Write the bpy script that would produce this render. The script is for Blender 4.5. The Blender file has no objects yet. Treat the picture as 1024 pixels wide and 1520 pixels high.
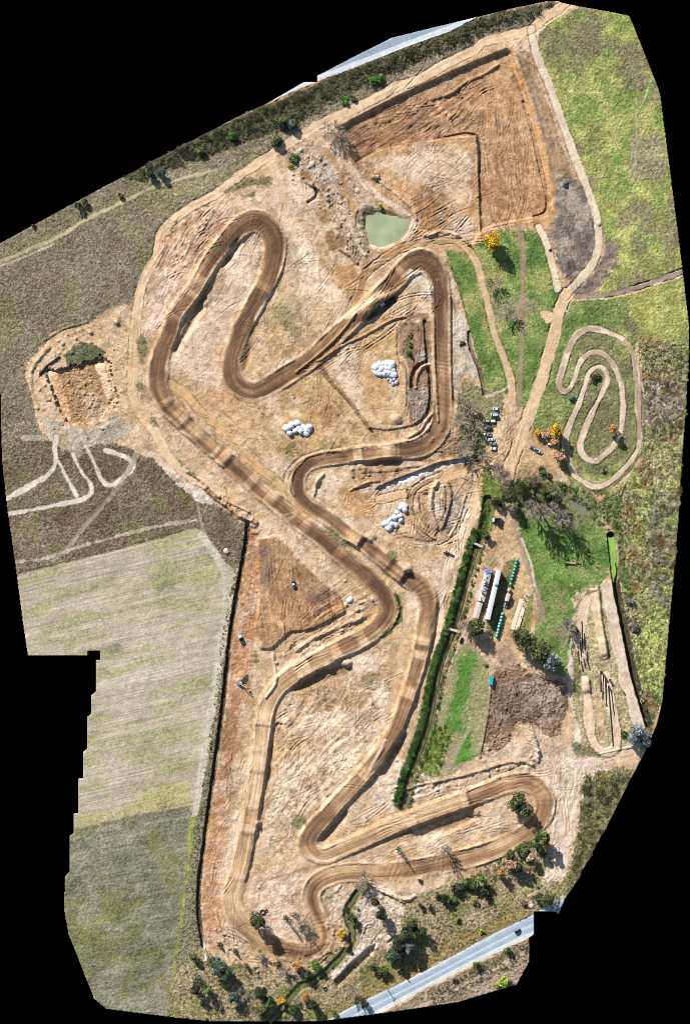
import bpy, math, random
import numpy as np
from mathutils import Vector, Matrix

# ------------------------------------------------------------------ camera, sky, sun, exposure
SC = bpy.context.scene
COL = SC.collection
S = 0.45                      # metres per photograph pixel
W, H = 1024, 1520
SUN_DIR = np.array([-0.55, 0.835])      # horizontal direction towards the sun (x right, y up the picture)
SUN_EL = math.radians(34)
cam_d = bpy.data.cameras.new('camera'); cam = bpy.data.objects.new('camera', cam_d); COL.objects.link(cam)
CAM_H = 2600.0
cam.location = (0, 0, CAM_H); cam.rotation_euler = (0, 0, 0)
cam_d.sensor_fit = 'VERTICAL'; cam_d.angle = 2*math.atan(H*S/2/CAM_H)
cam_d.clip_start = 10; cam_d.clip_end = 20000
SC.camera = cam
wd = bpy.data.worlds.new('World'); SC.world = wd; wd.use_nodes = True
nt = wd.node_tree
sky = nt.nodes.new('ShaderNodeTexSky'); sky.sky_type = 'NISHITA'; sky.sun_disc = False
az = math.atan2(SUN_DIR[0], SUN_DIR[1])
sky.sun_elevation = SUN_EL; sky.sun_rotation = az
nt.links.new(sky.outputs[0], nt.nodes['Background'].inputs[0]); nt.nodes['Background'].inputs[1].default_value = 0.075
sd = bpy.data.lights.new('sun', 'SUN'); sd.energy = 5.0; sd.angle = math.radians(0.5); sd.color = (1.0, 0.97, 0.925)
sun = bpy.data.objects.new('sun', sd); COL.objects.link(sun)
to_sun = Vector((SUN_DIR[0]*math.cos(SUN_EL), SUN_DIR[1]*math.cos(SUN_EL), math.sin(SUN_EL)))
sun.rotation_euler = to_sun.to_track_quat('Z', 'Y').to_euler(); sun.location = (0, 0, 300)
SC.view_settings.view_transform = 'Standard'; SC.view_settings.look = 'None'
SC.cycles.filter_width = 0.85
SC.view_settings.exposure = 0.98; SC.view_settings.gamma = 1.0; SC.view_settings.use_curve_mapping = False

# ------------------------------------------------------------------ numpy helpers (all in photograph pixels)
F32 = np.float32
YY, XX = np.mgrid[0:H, 0:W].astype(F32)
_tabs = {}
def vnoise(u, v, seed):
    if seed not in _tabs: _tabs[seed] = np.random.RandomState(seed).rand(256, 256).astype(F32)
    t = _tabs[seed]
    iu = np.floor(u).astype(np.int32); iv = np.floor(v).astype(np.int32)
    fu = (u-iu).astype(F32); fv = (v-iv).astype(F32)
    fu = fu*fu*(3-2*fu); fv = fv*fv*(3-2*fv)
    a = iu & 255; b = (iu+1) & 255; c = iv & 255; d = (iv+1) & 255
    return (t[c, a]*(1-fu)+t[c, b]*fu)*(1-fv)+(t[d, a]*(1-fu)+t[d, b]*fu)*fv   # 0..1
def fbm(scale, seed, octv=3, gain=0.5, sl=None):
    X, Y = (XX, YY) if sl is None else (XX[sl], YY[sl])
    o = 0; a = 1.0; tot = 0
    for k in range(octv):
        c, s_ = math.cos(0.55+1.13*k+seed), math.sin(0.55+1.13*k+seed)
        o = o+a*vnoise((X*c+Y*s_)/scale+17.3*k, (Y*c-X*s_)/scale+9.1*k, seed+k); tot += a; a *= gain; scale *= 0.5
    return o/tot
def window(pts, pad):
    p = np.array(pts, float); pad = int(pad)
    x0 = min(W-2, max(0, int(p[:, 0].min())-pad)); x1 = max(x0+2, min(W, int(p[:, 0].max())+pad+1))
    y0 = min(H-2, max(0, int(p[:, 1].min())-pad)); y1 = max(y0+2, min(H, int(p[:, 1].max())+pad+1))
    return (slice(y0, y1), slice(x0, x1))
def aniso(angle, along, across, seed):
    c, s = math.cos(math.radians(angle)), math.sin(math.radians(angle))
    u = XX*c+YY*s; v = -XX*s+YY*c
    return 0.65*vnoise(u/along, v/across, seed)+0.35*vnoise(u/along*2.1, v/across*2.1, seed+1)
def blur(m, r):
    if r < 1: return m
    r = int(round(r))
    for _ in range(2):
        for ax in (0, 1):
            p = np.pad(m, [(r+1, r) if i == ax else (0, 0) for i in (0, 1)], mode='edge')
            c = np.cumsum(p, axis=ax, dtype=np.float64)
            n = m.shape[ax]
            hi = np.take(c, np.arange(2*r+1, 2*r+1+n), axis=ax); lo = np.take(c, np.arange(0, n), axis=ax)
            m = ((hi-lo)/(2*r+1)).astype(F32)
    return m
def poly(pts, soft=0, sl=None):
    """filled polygon, 0..1, inside a window"""
    sl = sl or window(pts, soft*4+2)
    X = XX[sl]; Y = YY[sl]; q = np.zeros(X.shape, bool); p = np.array(pts, float); n = len(p)
    for i in range(n):
        ax, ay = p[i]; bx, by = p[(i+1) % n]
        if ay == by: continue
        q ^= ((ay > Y) != (by > Y)) & (X < (bx-ax)*(Y-ay)/(by-ay)+ax)
    m = q.astype(F32)
    return blur(m, soft) if soft else m
def wpoly(pts, soft, warp, seed, sl, sc=9):
    """polygon with an irregular, soft edge"""
    m = poly(pts, max(2, warp), sl)
    n = 0.6*fbm(sc*1.6, seed, 3, sl=sl)+0.4*fbm(3.5, seed+3, 2, sl=sl)-0.5
    return smooth((m+n*1.5-0.5)/max(0.08, 0.12*soft)+0.5)
def smooth(t):
    t = np.clip(t, 0, 1); return t*t*(3-2*t)
def spline(pts, closed=False, step=5.0):
    p = np.array(pts, float)
    n = len(p); out = []
    rng = range(n) if closed else range(n-1)
    for i in rng:
        a = p[(i-1) % n] if closed or i > 0 else 2*p[0]-p[1]
        b = p[i]; c = p[(i+1) % n]
        d = p[(i+2) % n] if closed or i+2 < n else 2*p[-1]-p[-2]
        k = max(1, int(np.hypot(*(c-b))/step))
        for t in np.arange(k)/k:
            out.append(0.5*((2*b)+(c-a)*t+(2*a-5*b+4*c-d)*t*t+(3*b-a-3*c+d)*t**3))
    out.append(p[0] if closed else p[-1])
    return np.array(out)
def dist(pts, R, closed=False, sl=None):
    """distance to a curved line, arc length there and signed side, inside a window"""
    q = spline(pts, closed)
    sl = sl or window(q, R+2); oy, ox = sl[0].start, sl[1].start
    Xw, Yw = XX[sl], YY[sl]; hh, ww = Xw.shape
    d = np.full((hh, ww), 1e3, F32); s = np.zeros((hh, ww), F32); sg = np.zeros((hh, ww), F32); L = 0.0
    for a, b in zip(q[:-1], q[1:]):
        v = b-a; l = math.hypot(*v)
        if l < 1e-6: continue
        x0 = int(max(0, min(a[0], b[0])-R-ox)); x1 = int(min(ww, max(a[0], b[0])+R+1-ox))
        y0 = int(max(0, min(a[1], b[1])-R-oy)); y1 = int(min(hh, max(a[1], b[1])+R+1-oy))
        if x1 > x0 and y1 > y0:
            X = Xw[y0:y1, x0:x1]-a[0]; Y = Yw[y0:y1, x0:x1]-a[1]
            t = np.clip((X*v[0]+Y*v[1])/(l*l), 0, 1)
            ex = X-t*v[0]; ey = Y-t*v[1]
            dd = np.sqrt(ex*ex+ey*ey).astype(F32); w = d[y0:y1, x0:x1]; k = dd < w
            w[k] = dd[k]; s[y0:y1, x0:x1][k] = (L+t*l)[k]
            sg[y0:y1, x0:x1][k] = (np.sign(v[0]*Y-v[1]*X))[k]
        L += l
    return d, s, sg*d, sl
def lin(c):
    c = np.array(c, float)/255.0
    return np.where(c <= 0.04045, c/12.92, ((c+0.055)/1.055)**2.4)
ALB = 0.60
def alb(c): return lin(c)*ALB

# ------------------------------------------------------------------ outline of the surveyed patch
OUT = [(0,361),(152,278),(200,254),(223,240),(365,167),(393,155),(450,122),(471,122),(471,112),(538,77),(581,56),(620,46),(707,25),(760,12),(808,2),(828,1),
 (835,4),(859,9),(905,17),(933,23),(937,30),(956,78),(975,125),(980,142),(987,196),(994,252),(1008,360),(1019,452),(1023,487),(1023,513),(1020,568),(1017,620),(1011,690),(1009,736),(1003,820),
 (1000,850),(991,960),(993,928),(983,1040),(975,1075),(968,1092),(959,1113),(939,1151),(903,1222),(850,1318),(838,1335),(829,1358),(824,1354),(793,1354),(793,1387),(786,1392),(785,1429),(767,1462),
 (680,1488),(600,1500),(473,1517),(361,1517),(310,1516),(260,1511),(158,1498),(140,1483),(102,1387),(95,1349),(97,1301),(104,1294),(104,1241),(110,1236),(110,1209),(117,1209),(117,1157),(124,1157),(124,1116),
 (130,1111),(130,1064),(136,1059),(136,1032),(143,1026),(143,980),(149,980),(149,967),(131,967),(131,974),(42,974),(34,922),(23,837),(12,762),(4,690),(2,640),(0,530)]
OUT = [p for p in OUT if p != (991,960)]
FULL = (slice(0, H), slice(0, W))
INSIDE = poly(OUT, 0, FULL) > 0.5

# label raster: which structure a face belongs to
LAB = np.ones((H, W), np.uint8)
NAMES = {1:'ground', 2:'race_track', 3:'dirt_road', 4:'meadow', 5:'stubble_field', 6:'scrubland', 7:'paved_road', 8:'footpath', 9:'grass_track'}
HGT = np.zeros((H, W), F32)
RGB = np.zeros((H, W, 3), F32)
ROUGH = np.ones((H, W), F32)      # how much fine relief a place gets
def paint(m, c, label=None, a=1.0, sl=FULL):
    c = np.asarray(c, float)
    if c.ndim == 1: c = alb(c).astype(F32)
    k = (m*a)[..., None].astype(F32)
    RGB[sl] = RGB[sl]*(1-k)+c*k
    if label: LAB[sl][m > 0.5] = label
def ppoly(pts, soft, c, label=None, a=1.0):
    sl = window(pts, soft*4+2); paint(poly(pts, soft, sl), c, label, a, sl)
def bump(x, y, r, h, kx=1.0, flat=1.2, col=None, a=0.8):
    """a heap (or with negative h a hollow)"""
    sl = window([(x, y)], r*2/kx+4); e = np.hypot((XX[sl]-x)*kx, YY[sl]-y)/r; e = e*(0.8+0.4*fbm(5, 77, 2, sl=sl))
    m = smooth(flat-e); HGT[sl] += h*m
    if col is not None: paint(smooth(flat+0.2-e), col, None, a, sl)
def mixc(n, *cols):
    """blend listed colours by a 0..1 field"""
    n = np.clip(n, 0, 0.9999)*(len(cols)-1); i = n.astype(int); f = (n-i)[..., None]
    A = np.array([alb(c) for c in cols])
    return (A[i]*(1-f)+A[np.minimum(i+1, len(cols)-1)]*f).astype(F32)
def stretch(n, k=2.2): return np.clip((n-0.5)*k+0.5, 0, 1)

N_big = stretch(fbm(90, 11, 4), 2.2); N_mid = stretch(fbm(26, 21, 4), 2.2); N_sml = stretch(fbm(7, 31, 3), 2.0); N_fin = stretch(fbm(2.1, 41, 2), 1.7); N_px = stretch(fbm(1.35, 45, 1), 1.2)
N_b2 = stretch(fbm(55, 51, 4), 2.2); N_m2 = stretch(fbm(18, 61, 4), 2.2); N_f2 = stretch(fbm(3.4, 71, 2), 1.9)

# ------------------------------------------------------------------ bare dirt everywhere first
paint(np.ones((H, W), F32), mixc(0.45*N_big+0.35*N_mid+0.2*N_sml, (172,138,102),(196,162,126),(208,178,146),(218,192,164)))
HGT += (N_big-0.5)*0.9+(N_mid-0.5)*0.5
rid = 1-np.abs(2*fbm(16, 81, 4)-1)                         # erosion rills
HGT += (rid**6-0.3)*0.12*N_b2

def zone(pts, cols, label=None, soft=2, warp=3, seed=7, n=None, rough=None, a=1.0):
    sl = window(pts, warp*4+4)
    m = wpoly(pts, soft, warp, seed, sl)
    nn = (0.4*N_mid[sl]+0.3*N_sml[sl]+0.3*N_fin[sl]) if n is None else n[sl]
    paint(m, mixc(nn, *cols), label, a, sl)
    if rough is not None: ROUGH[sl] = ROUGH[sl]*(1-m)+rough*m
    return m, sl
def line(pts, w, col, label=None, soft=1.5, a=1.0, closed=False, wob=1.5, seed=3, streak=0.0, dz=0.0, rough=0.35, berm=0.0, edge=0.0):
    d, s, sg, sl = dist(pts, w+14, closed)
    e = d+(fbm(8, seed, 2, sl=sl)-0.5)*2*wob+((fbm(26, seed+4, 2, sl=sl)-0.5)*w*.45 if label == 8 else 0)
    m = smooth((w/2-e)/(soft*(1.6 if label == 8 else 1))+0.5)
    c = np.asarray(col, float)
    if c.ndim == 1: cc = np.broadcast_to(alb(c), d.shape+(3,)).copy()
    else: cc = mixc(0.5*N_mid[sl]+0.5*N_sml[sl], *[tuple(k) for k in c])
    if streak:
        k = 0.6*vnoise(sg/1.5+50, s/45, seed+5)+0.4*vnoise(sg/3.2+50, s/90, seed+9)
        cc = cc*(1+streak*(k-0.5)*2)[..., None]
        HGT[sl] += m*(vnoise(sg/1.7+9, s/40, seed+11)-0.5)*0.35*streak*2
    paint(m*(np.clip(0.5+1.1*fbm(14, seed+6, 3, sl=sl), 0, 1) if label == 8 else 1.0), cc, None, a, sl)
    if label: LAB[sl][m > 0.5] = label
    if dz: HGT[sl] += dz*smooth((w/2+3-d)/4)
    if berm: HGT[sl] += berm*np.exp(-((d-w/2-1.5)/1.3)**2)*fbm(30, seed+1, 2, sl=sl)
    if edge:
        en = np.exp(-((e-w/2-1.2)/1.0)**2)*smooth((fbm(24, seed+2, 2, sl=sl)-0.36)*6); HGT[sl] -= edge*en
        RGB[sl] *= (1-0.35*en)[..., None]
    ROUGH[sl] = ROUGH[sl]*(1-m)+rough*m
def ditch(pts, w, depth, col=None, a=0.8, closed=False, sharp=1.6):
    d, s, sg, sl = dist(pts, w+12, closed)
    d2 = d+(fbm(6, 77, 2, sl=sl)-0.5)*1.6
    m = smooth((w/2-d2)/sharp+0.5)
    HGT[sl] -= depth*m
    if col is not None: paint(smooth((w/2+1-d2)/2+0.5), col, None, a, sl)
def ridge(pts, w, h, col=None, a=0.8, closed=False, n=0.5):
    d, s, sg, sl = dist(pts, w+12, closed)
    d2 = d+(fbm(5, 78, 2, sl=sl)-0.5)*2.0
    m = smooth(1-d2/(w/2+0.5))
    HGT[sl] += h*m*(1-n*0.5+n*fbm(8, 79, 2, sl=sl))
    if col is not None: paint(smooth((w/2-d2)/2+0.5), col, None, a, sl)
def rubble(pts, n, r, h, seed, col=None):
    R = random.Random(seed); sl = window(pts, 2); Mk = poly(pts, 0, sl); p = np.array(pts, float); k = 0
    for _ in range(n*15):
        x = R.uniform(p[:, 0].min(), p[:, 0].max()); y = R.uniform(p[:, 1].min(), p[:, 1].max())
        if Mk[min(Mk.shape[0]-1, max(0, int(y)-sl[0].start)), min(Mk.shape[1]-1, max(0, int(x)-sl[1].start))] < .5: continue
        bump(x, y, R.uniform(.5, 1.2)*r, R.uniform(.3, 1.1)*h*R.choice((1, 1, 1, -.6)), R.uniform(.6, 1.5), 1.2, col if R.random() < .4 else None, .5); k += 1
        if k >= n: break
def level(pts, z, soft=2, k=1.0):
    """shift a whole polygon up or down with a steep edge"""
    sl = window(pts, soft*4+2); HGT[sl] += z*poly(pts, soft, sl)
def grooves(pts, ang, across, amp, seed, dark=0.25, soft=6, along=40):
    """digger and tyre marks: parallel grooves inside a polygon"""
    sl = window(pts, soft*4+2); m = poly(pts, soft, sl)
    bend = (fbm(60, seed+3, 2, sl=sl)-0.5)*14
    c, s_ = math.cos(math.radians(ang)), math.sin(math.radians(ang))
    u = XX[sl]*c+YY[sl]*s_; v = -XX[sl]*s_+YY[sl]*c+bend
    g = 0.6*vnoise(u/along, v/across, seed)+0.4*vnoise(u/along*1.7, v/across*1.9, seed+1)
    HGT[sl] += m*(g-0.5)*amp*2
    RGB[sl] *= (1+m*dark*stretch(g, 1.6)*1.0-m*dark*0.55)[..., None]

def strokes(pts, n, ang, spread, L, amp, seed, dark=0.3, pair=0.35, curv=0.5):
    """wheel and bucket marks: short curved scratches pressed into the soil"""
    r = random.Random(seed); p = np.array(pts, float)
    x0, y0 = p.min(0); x1, y1 = p.max(0)
    sl0 = window(pts, 3); M = poly(pts, 0, sl0)
    k = 0; tries = 0
    while k < n and tries < n*20:
        tries += 1
        x = r.uniform(x0, x1); y = r.uniform(y0, y1)
        iy = int(y)-sl0[0].start; ix = int(x)-sl0[1].start
        if not (0 <= iy < M.shape[0] and 0 <= ix < M.shape[1]) or M[iy, ix] < 0.5: continue
        k += 1
        a = math.radians(ang+r.gauss(0, spread)); c = r.gauss(0, curv)/40; ln = L*r.uniform(0.4, 1.5)
        q = []
        for t in range(7):
            q.append((x, y)); x += math.cos(a)*ln/6; y += math.sin(a)*ln/6; a += c*ln/6
        am = 0.62*amp*r.uniform(0.2, 1.3); dk = dark*r.uniform(0.3, 1.2)*r.choice((1, 1, -0.5))
        sets = [q]
        if r.random() < pair:
            o = 4.2; sets.append([(px-math.sin(a)*o, py+math.cos(a)*o) for px, py in q])
        for qq in sets:
            d, s, sg, sl = dist(qq, 5)
            tp = smooth(s/8)*smooth((s.max()-s)/8)
            g = np.exp(-(d/0.95)**2)*tp
            HGT[sl] += am*(0.55*np.exp(-((d-1.9)/0.9)**2)*tp-g)
            RGB[sl] *= (1-dk*g)[..., None]

# ------------------------------------------------------------------ vegetation and fields
def patches(mask, thr, cols, seed, sc=34, a=0.8, k=5):
    m, sl = mask
    p = smooth((stretch(fbm(sc, seed, 4, sl=sl), 1.8)-thr)*k)
    paint(m*p*a, mixc(spk[sl], *cols), None, 1, sl)
SCRUB_COL = [(88,79,62),(118,107,87),(140,128,107),(162,150,128)]
spk = np.clip(0.25*N_mid+0.15*N_b2+0.65*N_fin, 0, 1)
left_scrub = [(0,345),(223,230),(460,130),(700,20),(830,-5),(790,35),(700,74),(620,110),(588,122),(538,148),(487,171),(456,188),(416,214),(375,240),(322,284),(284,304),(256,325),(236,350),(231,375),(214,405),(202,435),(192,452),(160,460),(132,482),(95,490),(75,497),(65,515),(46,535),(38,560),(50,590),(55,625),(62,645),(85,662),(110,668),(130,655),(160,652),(190,664),(215,676),(228,680),
 (255,710),(285,738),(300,745),(320,748),(335,758),(355,772),(368,778),(362,800),(355,840),(350,850),(327,826),(303,791),(290,784),(240,798),(164,819),(94,836),(0,860)]
zone(left_scrub, SCRUB_COL, 6, 2, 2, 101, n=spk, rough=2.1)
zone([(0,640),(200,660),(330,760),(368,778),(355,850),(300,800),(0,860)], [(58,50,38),(96,84,66),(122,108,86),(150,136,112)], None, 4, 10, 104, n=spk, a=0.7)
for pts in ([(205,340),(225,330),(232,380),(212,410),(200,400)], [(200,290),(330,255),(420,210),(400,238),(280,300),(215,330)], [(0,375),(110,320),(240,262),(400,190),(395,205),(250,280),(120,340),(0,398)], [(25,760),(60,770),(70,800),(35,810)], [(0,450),(30,430),(20,520),(0,530)]):
    zone(pts, [(96,92,54),(126,122,74),(150,146,92),(118,116,76)], None, 5, 12, 107, n=spk, a=0.5)
zone([(150,258),(223,232),(365,165),(471,121),(620,63),(700,28),(828,0),(790,20),(700,56),(620,94),(540,128),(440,188),(330,222),(210,272)], [(44,48,34),(74,74,52),(100,94,70),(70,76,48)], None, 3, 5, 108, n=spk, rough=4.0)
scm = zone([(0,350),(230,235),(235,350),(192,452),(60,515),(0,640)], [(100,94,72),(128,120,96)], None, 5, 12, 105, n=N_b2, a=0.25)
patches(scm, 0.55, [(92,78,66),(124,108,92),(142,128,110)], 530, 40, 0.45); patches(scm, 0.6, [(112,108,74),(140,134,98)], 534, 36, 0.35)
scm = zone([(0,650),(200,660),(365,780),(350,850),(300,790),(20,850)], [(96,86,66),(122,110,88)], None, 5, 12, 106, n=N_b2, a=0.25)
patches(scm, 0.52, [(74,60,48),(104,84,66),(126,106,88)], 536, 30, 0.6); patches(scm, 0.66, [(98,98,60),(126,124,80)], 538, 26, 0.5)
# stubble field
field = [(0,862),(94,836),(164,819),(240,798),(290,784),(303,791),(327,826),(350,850),(337,934),(321,1051),(306,1142),(290,1215),(281,1196),(183,1214),(90,1240),(10,980),(5,862)]
rows = aniso(-13, 120, 1.5, 120); rows2 = aniso(-13, 130, 9, 122)
rows3 = aniso(-13, 40, 1.0, 128)
nf = np.clip(0.30*stretch(rows, 2.2)+0.2*stretch(rows3, 2)+0.24*stretch(rows2, 2)+0.16*N_fin+0.16*N_b2-0.03, 0, 1)
mfield, fsl = zone(field, [(144,132,108),(172,160,136),(187,175,153),(206,196,178)], 5, 1, 1, 109, n=nf, rough=0.45)
gp = smooth((aniso(-13, 90, 22, 124)-0.56)*6)[fsl]
paint(mfield*gp*(0.35+0.45*stretch(rows, 2)[fsl]), mixc(spk[fsl], (98,104,58),(150,152,100),(170,166,122)), None, 1, fsl)
HGT[fsl] += mfield*(stretch(rows3, 1.5)[fsl]-0.5)*0.16
zone([(110,1230),(183,1212),(282,1194),(280,1160),(250,1165),(180,1200),(110,1215)], [(110,110,58),(160,150,92),(196,180,130),(120,124,62)], None, 3, 6, 111, n=spk, a=0.8)
for c in ([(228,868),(262,855),(258,875),(225,880)], [(160,960),(180,955),(178,970),(160,972)]):
    zone(c, [(84,92,60),(120,126,84)], None, 3, 4, 113, n=spk, a=0.6)
gp = smooth((stretch(aniso(-13, 50, 16, 540), 2)-0.66)*4)[fsl]; paint(mfield*gp*0.55, mixc(spk[fsl], (112,118,62),(156,156,96),(176,172,122)), None, 1, fsl)
for k_ in range(9):
    y_ = 830+k_*46; line([(20, y_+52), (150, y_+23), (340, y_-20)], 1.6, (138,126,104), None, 2, 0.28, wob=.6, seed=541+k_, rough=.9)
# headland on the east side of the field (pale)
line([(300,795),(330,840),(338,880),(331,935),(316,1040),(302,1130),(290,1215)], 11, [(176,168,146),(196,188,168),(206,198,180)], 5, 4, 0.8, streak=0.12, seed=125)
# grey-green lower field
field2 = [(90,1236),(183,1214),(281,1196),(286,1220),(280,1300),(268,1385),(252,1515),(150,1500),(80,1350)]
rows = aniso(-10, 50, 1.6, 130); rows2 = aniso(-12, 110, 15, 132)
nf = np.clip(0.28*stretch(rows, 2.2)+0.22*stretch(rows2, 2)+0.34*N_fin+0.2*N_m2-.02, 0, 1)
mf2, fsl = zone(field2, [(80,80,60),(112,110,88),(140,136,114),(172,166,146)], 5, 1, 1, 134, n=nf, rough=1.5)
gp = smooth((stretch(aniso(-14, 75, 26, 136), 1.6)-0.5)*3)[fsl]
paint(mf2*gp*0.7, mixc(spk[fsl], (62,68,42),(104,106,62),(132,130,80)), None, 1, fsl)
gp = smooth((stretch(fbm(40, 550, 4), 2)-0.55)*4)[fsl]; paint(mf2*gp*0.35, mixc(spk[fsl], (132,124,106),(178,170,152)), None, 1, fsl)
gp = smooth((stretch(fbm(30, 554, 4), 2)-0.62)*4)[fsl]; paint(mf2*gp*0.5, mixc(spk[fsl], (112,108,56),(140,134,72)), None, 1, fsl)
line([(286,1218),(283,1270),(279,1320),(270,1382),(262,1440),(253,1512)], 11, [(104,112,48),(140,146,72),(164,164,92)], 9, 3, streak=0.2, seed=137, rough=0.8)
# strip between field and red soil
zone([(290,1215),(296,1200),(320,1060),(352,850),(362,800),(368,778),(370,790),(360,850),(344,945),(330,1070),(314,1180),(300,1290),(296,1350),(302,1404),(320,1440),(345,1520),(250,1516),(268,1385),(280,1300)], [(74,72,52),(112,108,82),(140,132,106),(100,108,66)], 6, 2, 2, 138, n=spk, rough=2.4)

# meadows on the east side
GR = [(72,92,48),(94,118,58),(122,140,76),(150,158,98)]
YG = [(102,102,62),(138,140,82),(166,166,98),(190,188,118)]
gmix = np.clip(0.55*N_m2+0.35*N_fin+0.1*N_big, 0, 1)
M1 = [(800,40),(860,0),(960,0),(1024,250),(1024,396),(960,418),(900,436),(880,436),(906,405),(912,385),(897,360),(891,320),(878,285),(862,245),(843,200),(822,134),(805,91),(796,60)]
mm = zone(M1, YG, 4, 1, 2, 140, n=gmix, rough=2.0)
patches(mm, 0.56, [(84,76,62),(124,114,92),(150,138,114)], 142, 44, 0.7)
patches(mm, 0.62, [(92,116,56),(124,144,72),(150,162,90)], 146, 28, 0.8)
zone([(800,45),(850,20),(900,40),(870,110),(830,110),(808,90)], [(70,66,50),(104,98,74),(128,118,90),(110,122,66)], None, 4, 12, 149, n=spk, a=0.65)
zone([(930,205),(975,190),(992,250),(970,270),(935,260)], [(100,90,74),(140,128,106),(164,152,126)], None, 4, 10, 150, n=spk, a=0.7)
line([(967,122),(958,150),(944,175),(925,220),(905,262),(896,300)], 3, (104,140,62), None, 2, 0.8)
line([(966,118),(956,146),(943,172)], 1.6, (196,186,156), None, 1, 0.7)
line([(944,175),(944,215),(941,262)], 3.5, (172,158,132), None, 2, 0.7)
M2 = [(848,447),(890,446),(935,438),(975,424),(1024,406),(1024,510),(1012,518),(960,512),(945,502),(940,540),(960,600),(960,670),(900,735),(850,725),(830,690),(830,650),(800,650),(784,620),(800,585),(818,530),(838,460)]
mm = zone(M2, [(92,100,60),(122,128,76),(150,152,96),(172,172,116)], 4, 1, 2, 152, n=gmix, rough=2.0)
patches(mm, 0.58, [(86,80,62),(120,110,86)], 154, 30, 0.6)
zone([(848,447),(935,440),(925,480),(870,485),(840,520),(815,600),(795,640),(785,620),(818,530)], GR, None, 3, 8, 156, n=gmix, a=0.75)
zone([(930,440),(1012,412),(1022,505),(950,500)], [(132,134,66),(164,164,88),(186,184,110)], None, 3, 10, 158, n=gmix, a=0.7)
zone([(845,510),(880,500),(925,520),(940,600),(935,680),(880,705),(850,690),(860,600)], [(84,86,56),(112,112,74),(140,132,98)], None, 3, 8, 157, n=spk, a=0.7)
G12 = [(659,370),(690,376),(715,350),(735,340),(790,342),(806,350),(838,436),(828,460),(806,560),(788,612),(770,604),(757,584),(722,588),(700,500),(680,425)]
mm = zone(G12, GR, 4, 1, 2, 160, n=gmix, rough=1.6)
patches(mm, 0.52, [(120,120,66),(150,150,88),(170,160,112)], 162, 30, 0.85)
zone([(720,445),(790,440),(800,470),(740,470)], [(140,128,104),(168,152,124)], None, 4, 8, 165, n=spk, a=0.7)
zone([(690,560),(720,580),(745,580),(750,610),(730,650),(710,690),(668,690),(675,640),(680,590)], [(84,90,50),(120,118,78),(150,138,108),(108,124,60)], 4, 2, 5, 166, n=spk, rough=2.2)
zone([(716,690),(735,690),(750,720),(735,760),(730,790),(715,830),(700,830),(710,780),(712,740)], [(80,100,42),(110,124,58),(140,140,84)], 4, 2, 3, 167, n=spk, rough=2)
G4 = [(760,720),(800,705),(850,725),(885,740),(905,800),(900,862),(872,880),(860,920),(850,960),(838,1005),(815,1000),(790,950),(800,900),(785,850),(770,790)]
mm = zone(G4, GR, 4, 2, 4, 168, n=gmix, rough=1.5)
patches(mm, 0.6, [(130,124,84),(160,150,110),(110,124,60)], 169, 22, 0.7)
zone([(775,765),(830,770),(870,800),(860,860),(810,880),(785,830)], [(74,108,44),(98,132,56),(126,152,76)], None, 5, 12, 198, n=gmix, a=.6)
zone([(760,690),(820,690),(850,720),(890,745),(880,790),(830,760),(790,760),(760,740)], [(80,82,52),(116,112,80),(150,140,112)], None, 4, 8, 170, n=spk, a=0.75)
G5 = [(692,952),(728,985),(728,1010),(724,1080),(714,1120),(690,1135),(650,1170),(612,1170),(625,1120),(650,1040),(675,975)]
mm = zone(G5, [(140,132,92),(160,150,112),(124,134,72)], 4, 2, 3, 171, n=spk, rough=1.2)
zone([(686,965),(704,960),(706,985),(694,1040),(686,1080),(668,1095),(660,1080),(672,1020)], [(70,112,42),(88,132,54),(112,150,72)], None, 5, 12, 172, n=gmix)
zone([(690,965),(702,962),(700,1000),(688,1050),(676,1085),(668,1080),(676,1020)], [(76,116,46),(96,138,58)], None, 4, 5, 178, n=spk, a=.7)
zone([(688,1082),(702,1080),(696,1130),(672,1138)], [(70,112,42),(88,132,54),(112,150,72)], None, 3, 4, 173, n=gmix)
zone([(640,1080),(672,1075),(660,1120),(640,1150),(618,1160)], [(78,100,40),(112,128,56),(140,140,80)], None, 3, 5, 174, n=spk)
line([(697,1080),(680,1110),(660,1150)], 6, (166,150,126), None, 3, 0.8)
R = [(945,500),(1024,512),(1024,900),(960,1110),(940,1110),(962,1075),(945,1030),(930,960),(917,890),(918,800),(905,785),(880,750),(905,735),(955,680),(958,600)]
mm = zone(R, [(96,94,60),(136,132,88),(164,160,112),(186,180,132)], 6, 2, 3, 176, n=spk, rough=3.5)
patches(mm, 0.52, [(96,108,56),(146,156,88),(178,184,112)], 177, 26, 0.9)
patches(mm, 0.60, [(104,72,44),(140,100,64),(130,110,80)], 179, 20, 0.8)
zone([(955,560),(1015,570),(1010,625),(960,640)], [(104,88,80),(160,142,132),(204,188,176)], None, 3, 8, 183, n=spk, a=0.85)
zone([(965,505),(1024,520),(1020,560),(960,560)], [(96,96,60),(140,134,100),(176,162,140)], None, 3, 8, 184, n=spk, a=0.7)
zone([(900,730),(920,740),(930,860),(945,890),(925,890),(915,850),(912,790),(890,760)], [(54,76,36),(84,108,50),(110,124,66)], None, 3, 5, 185, n=spk, a=0.75)
zone([(955,930),(990,880),(985,1000),(960,1050),(945,1000)], [(120,128,62),(170,176,96),(196,200,122)], None, 3, 8, 186, n=spk, a=0.8)
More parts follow.
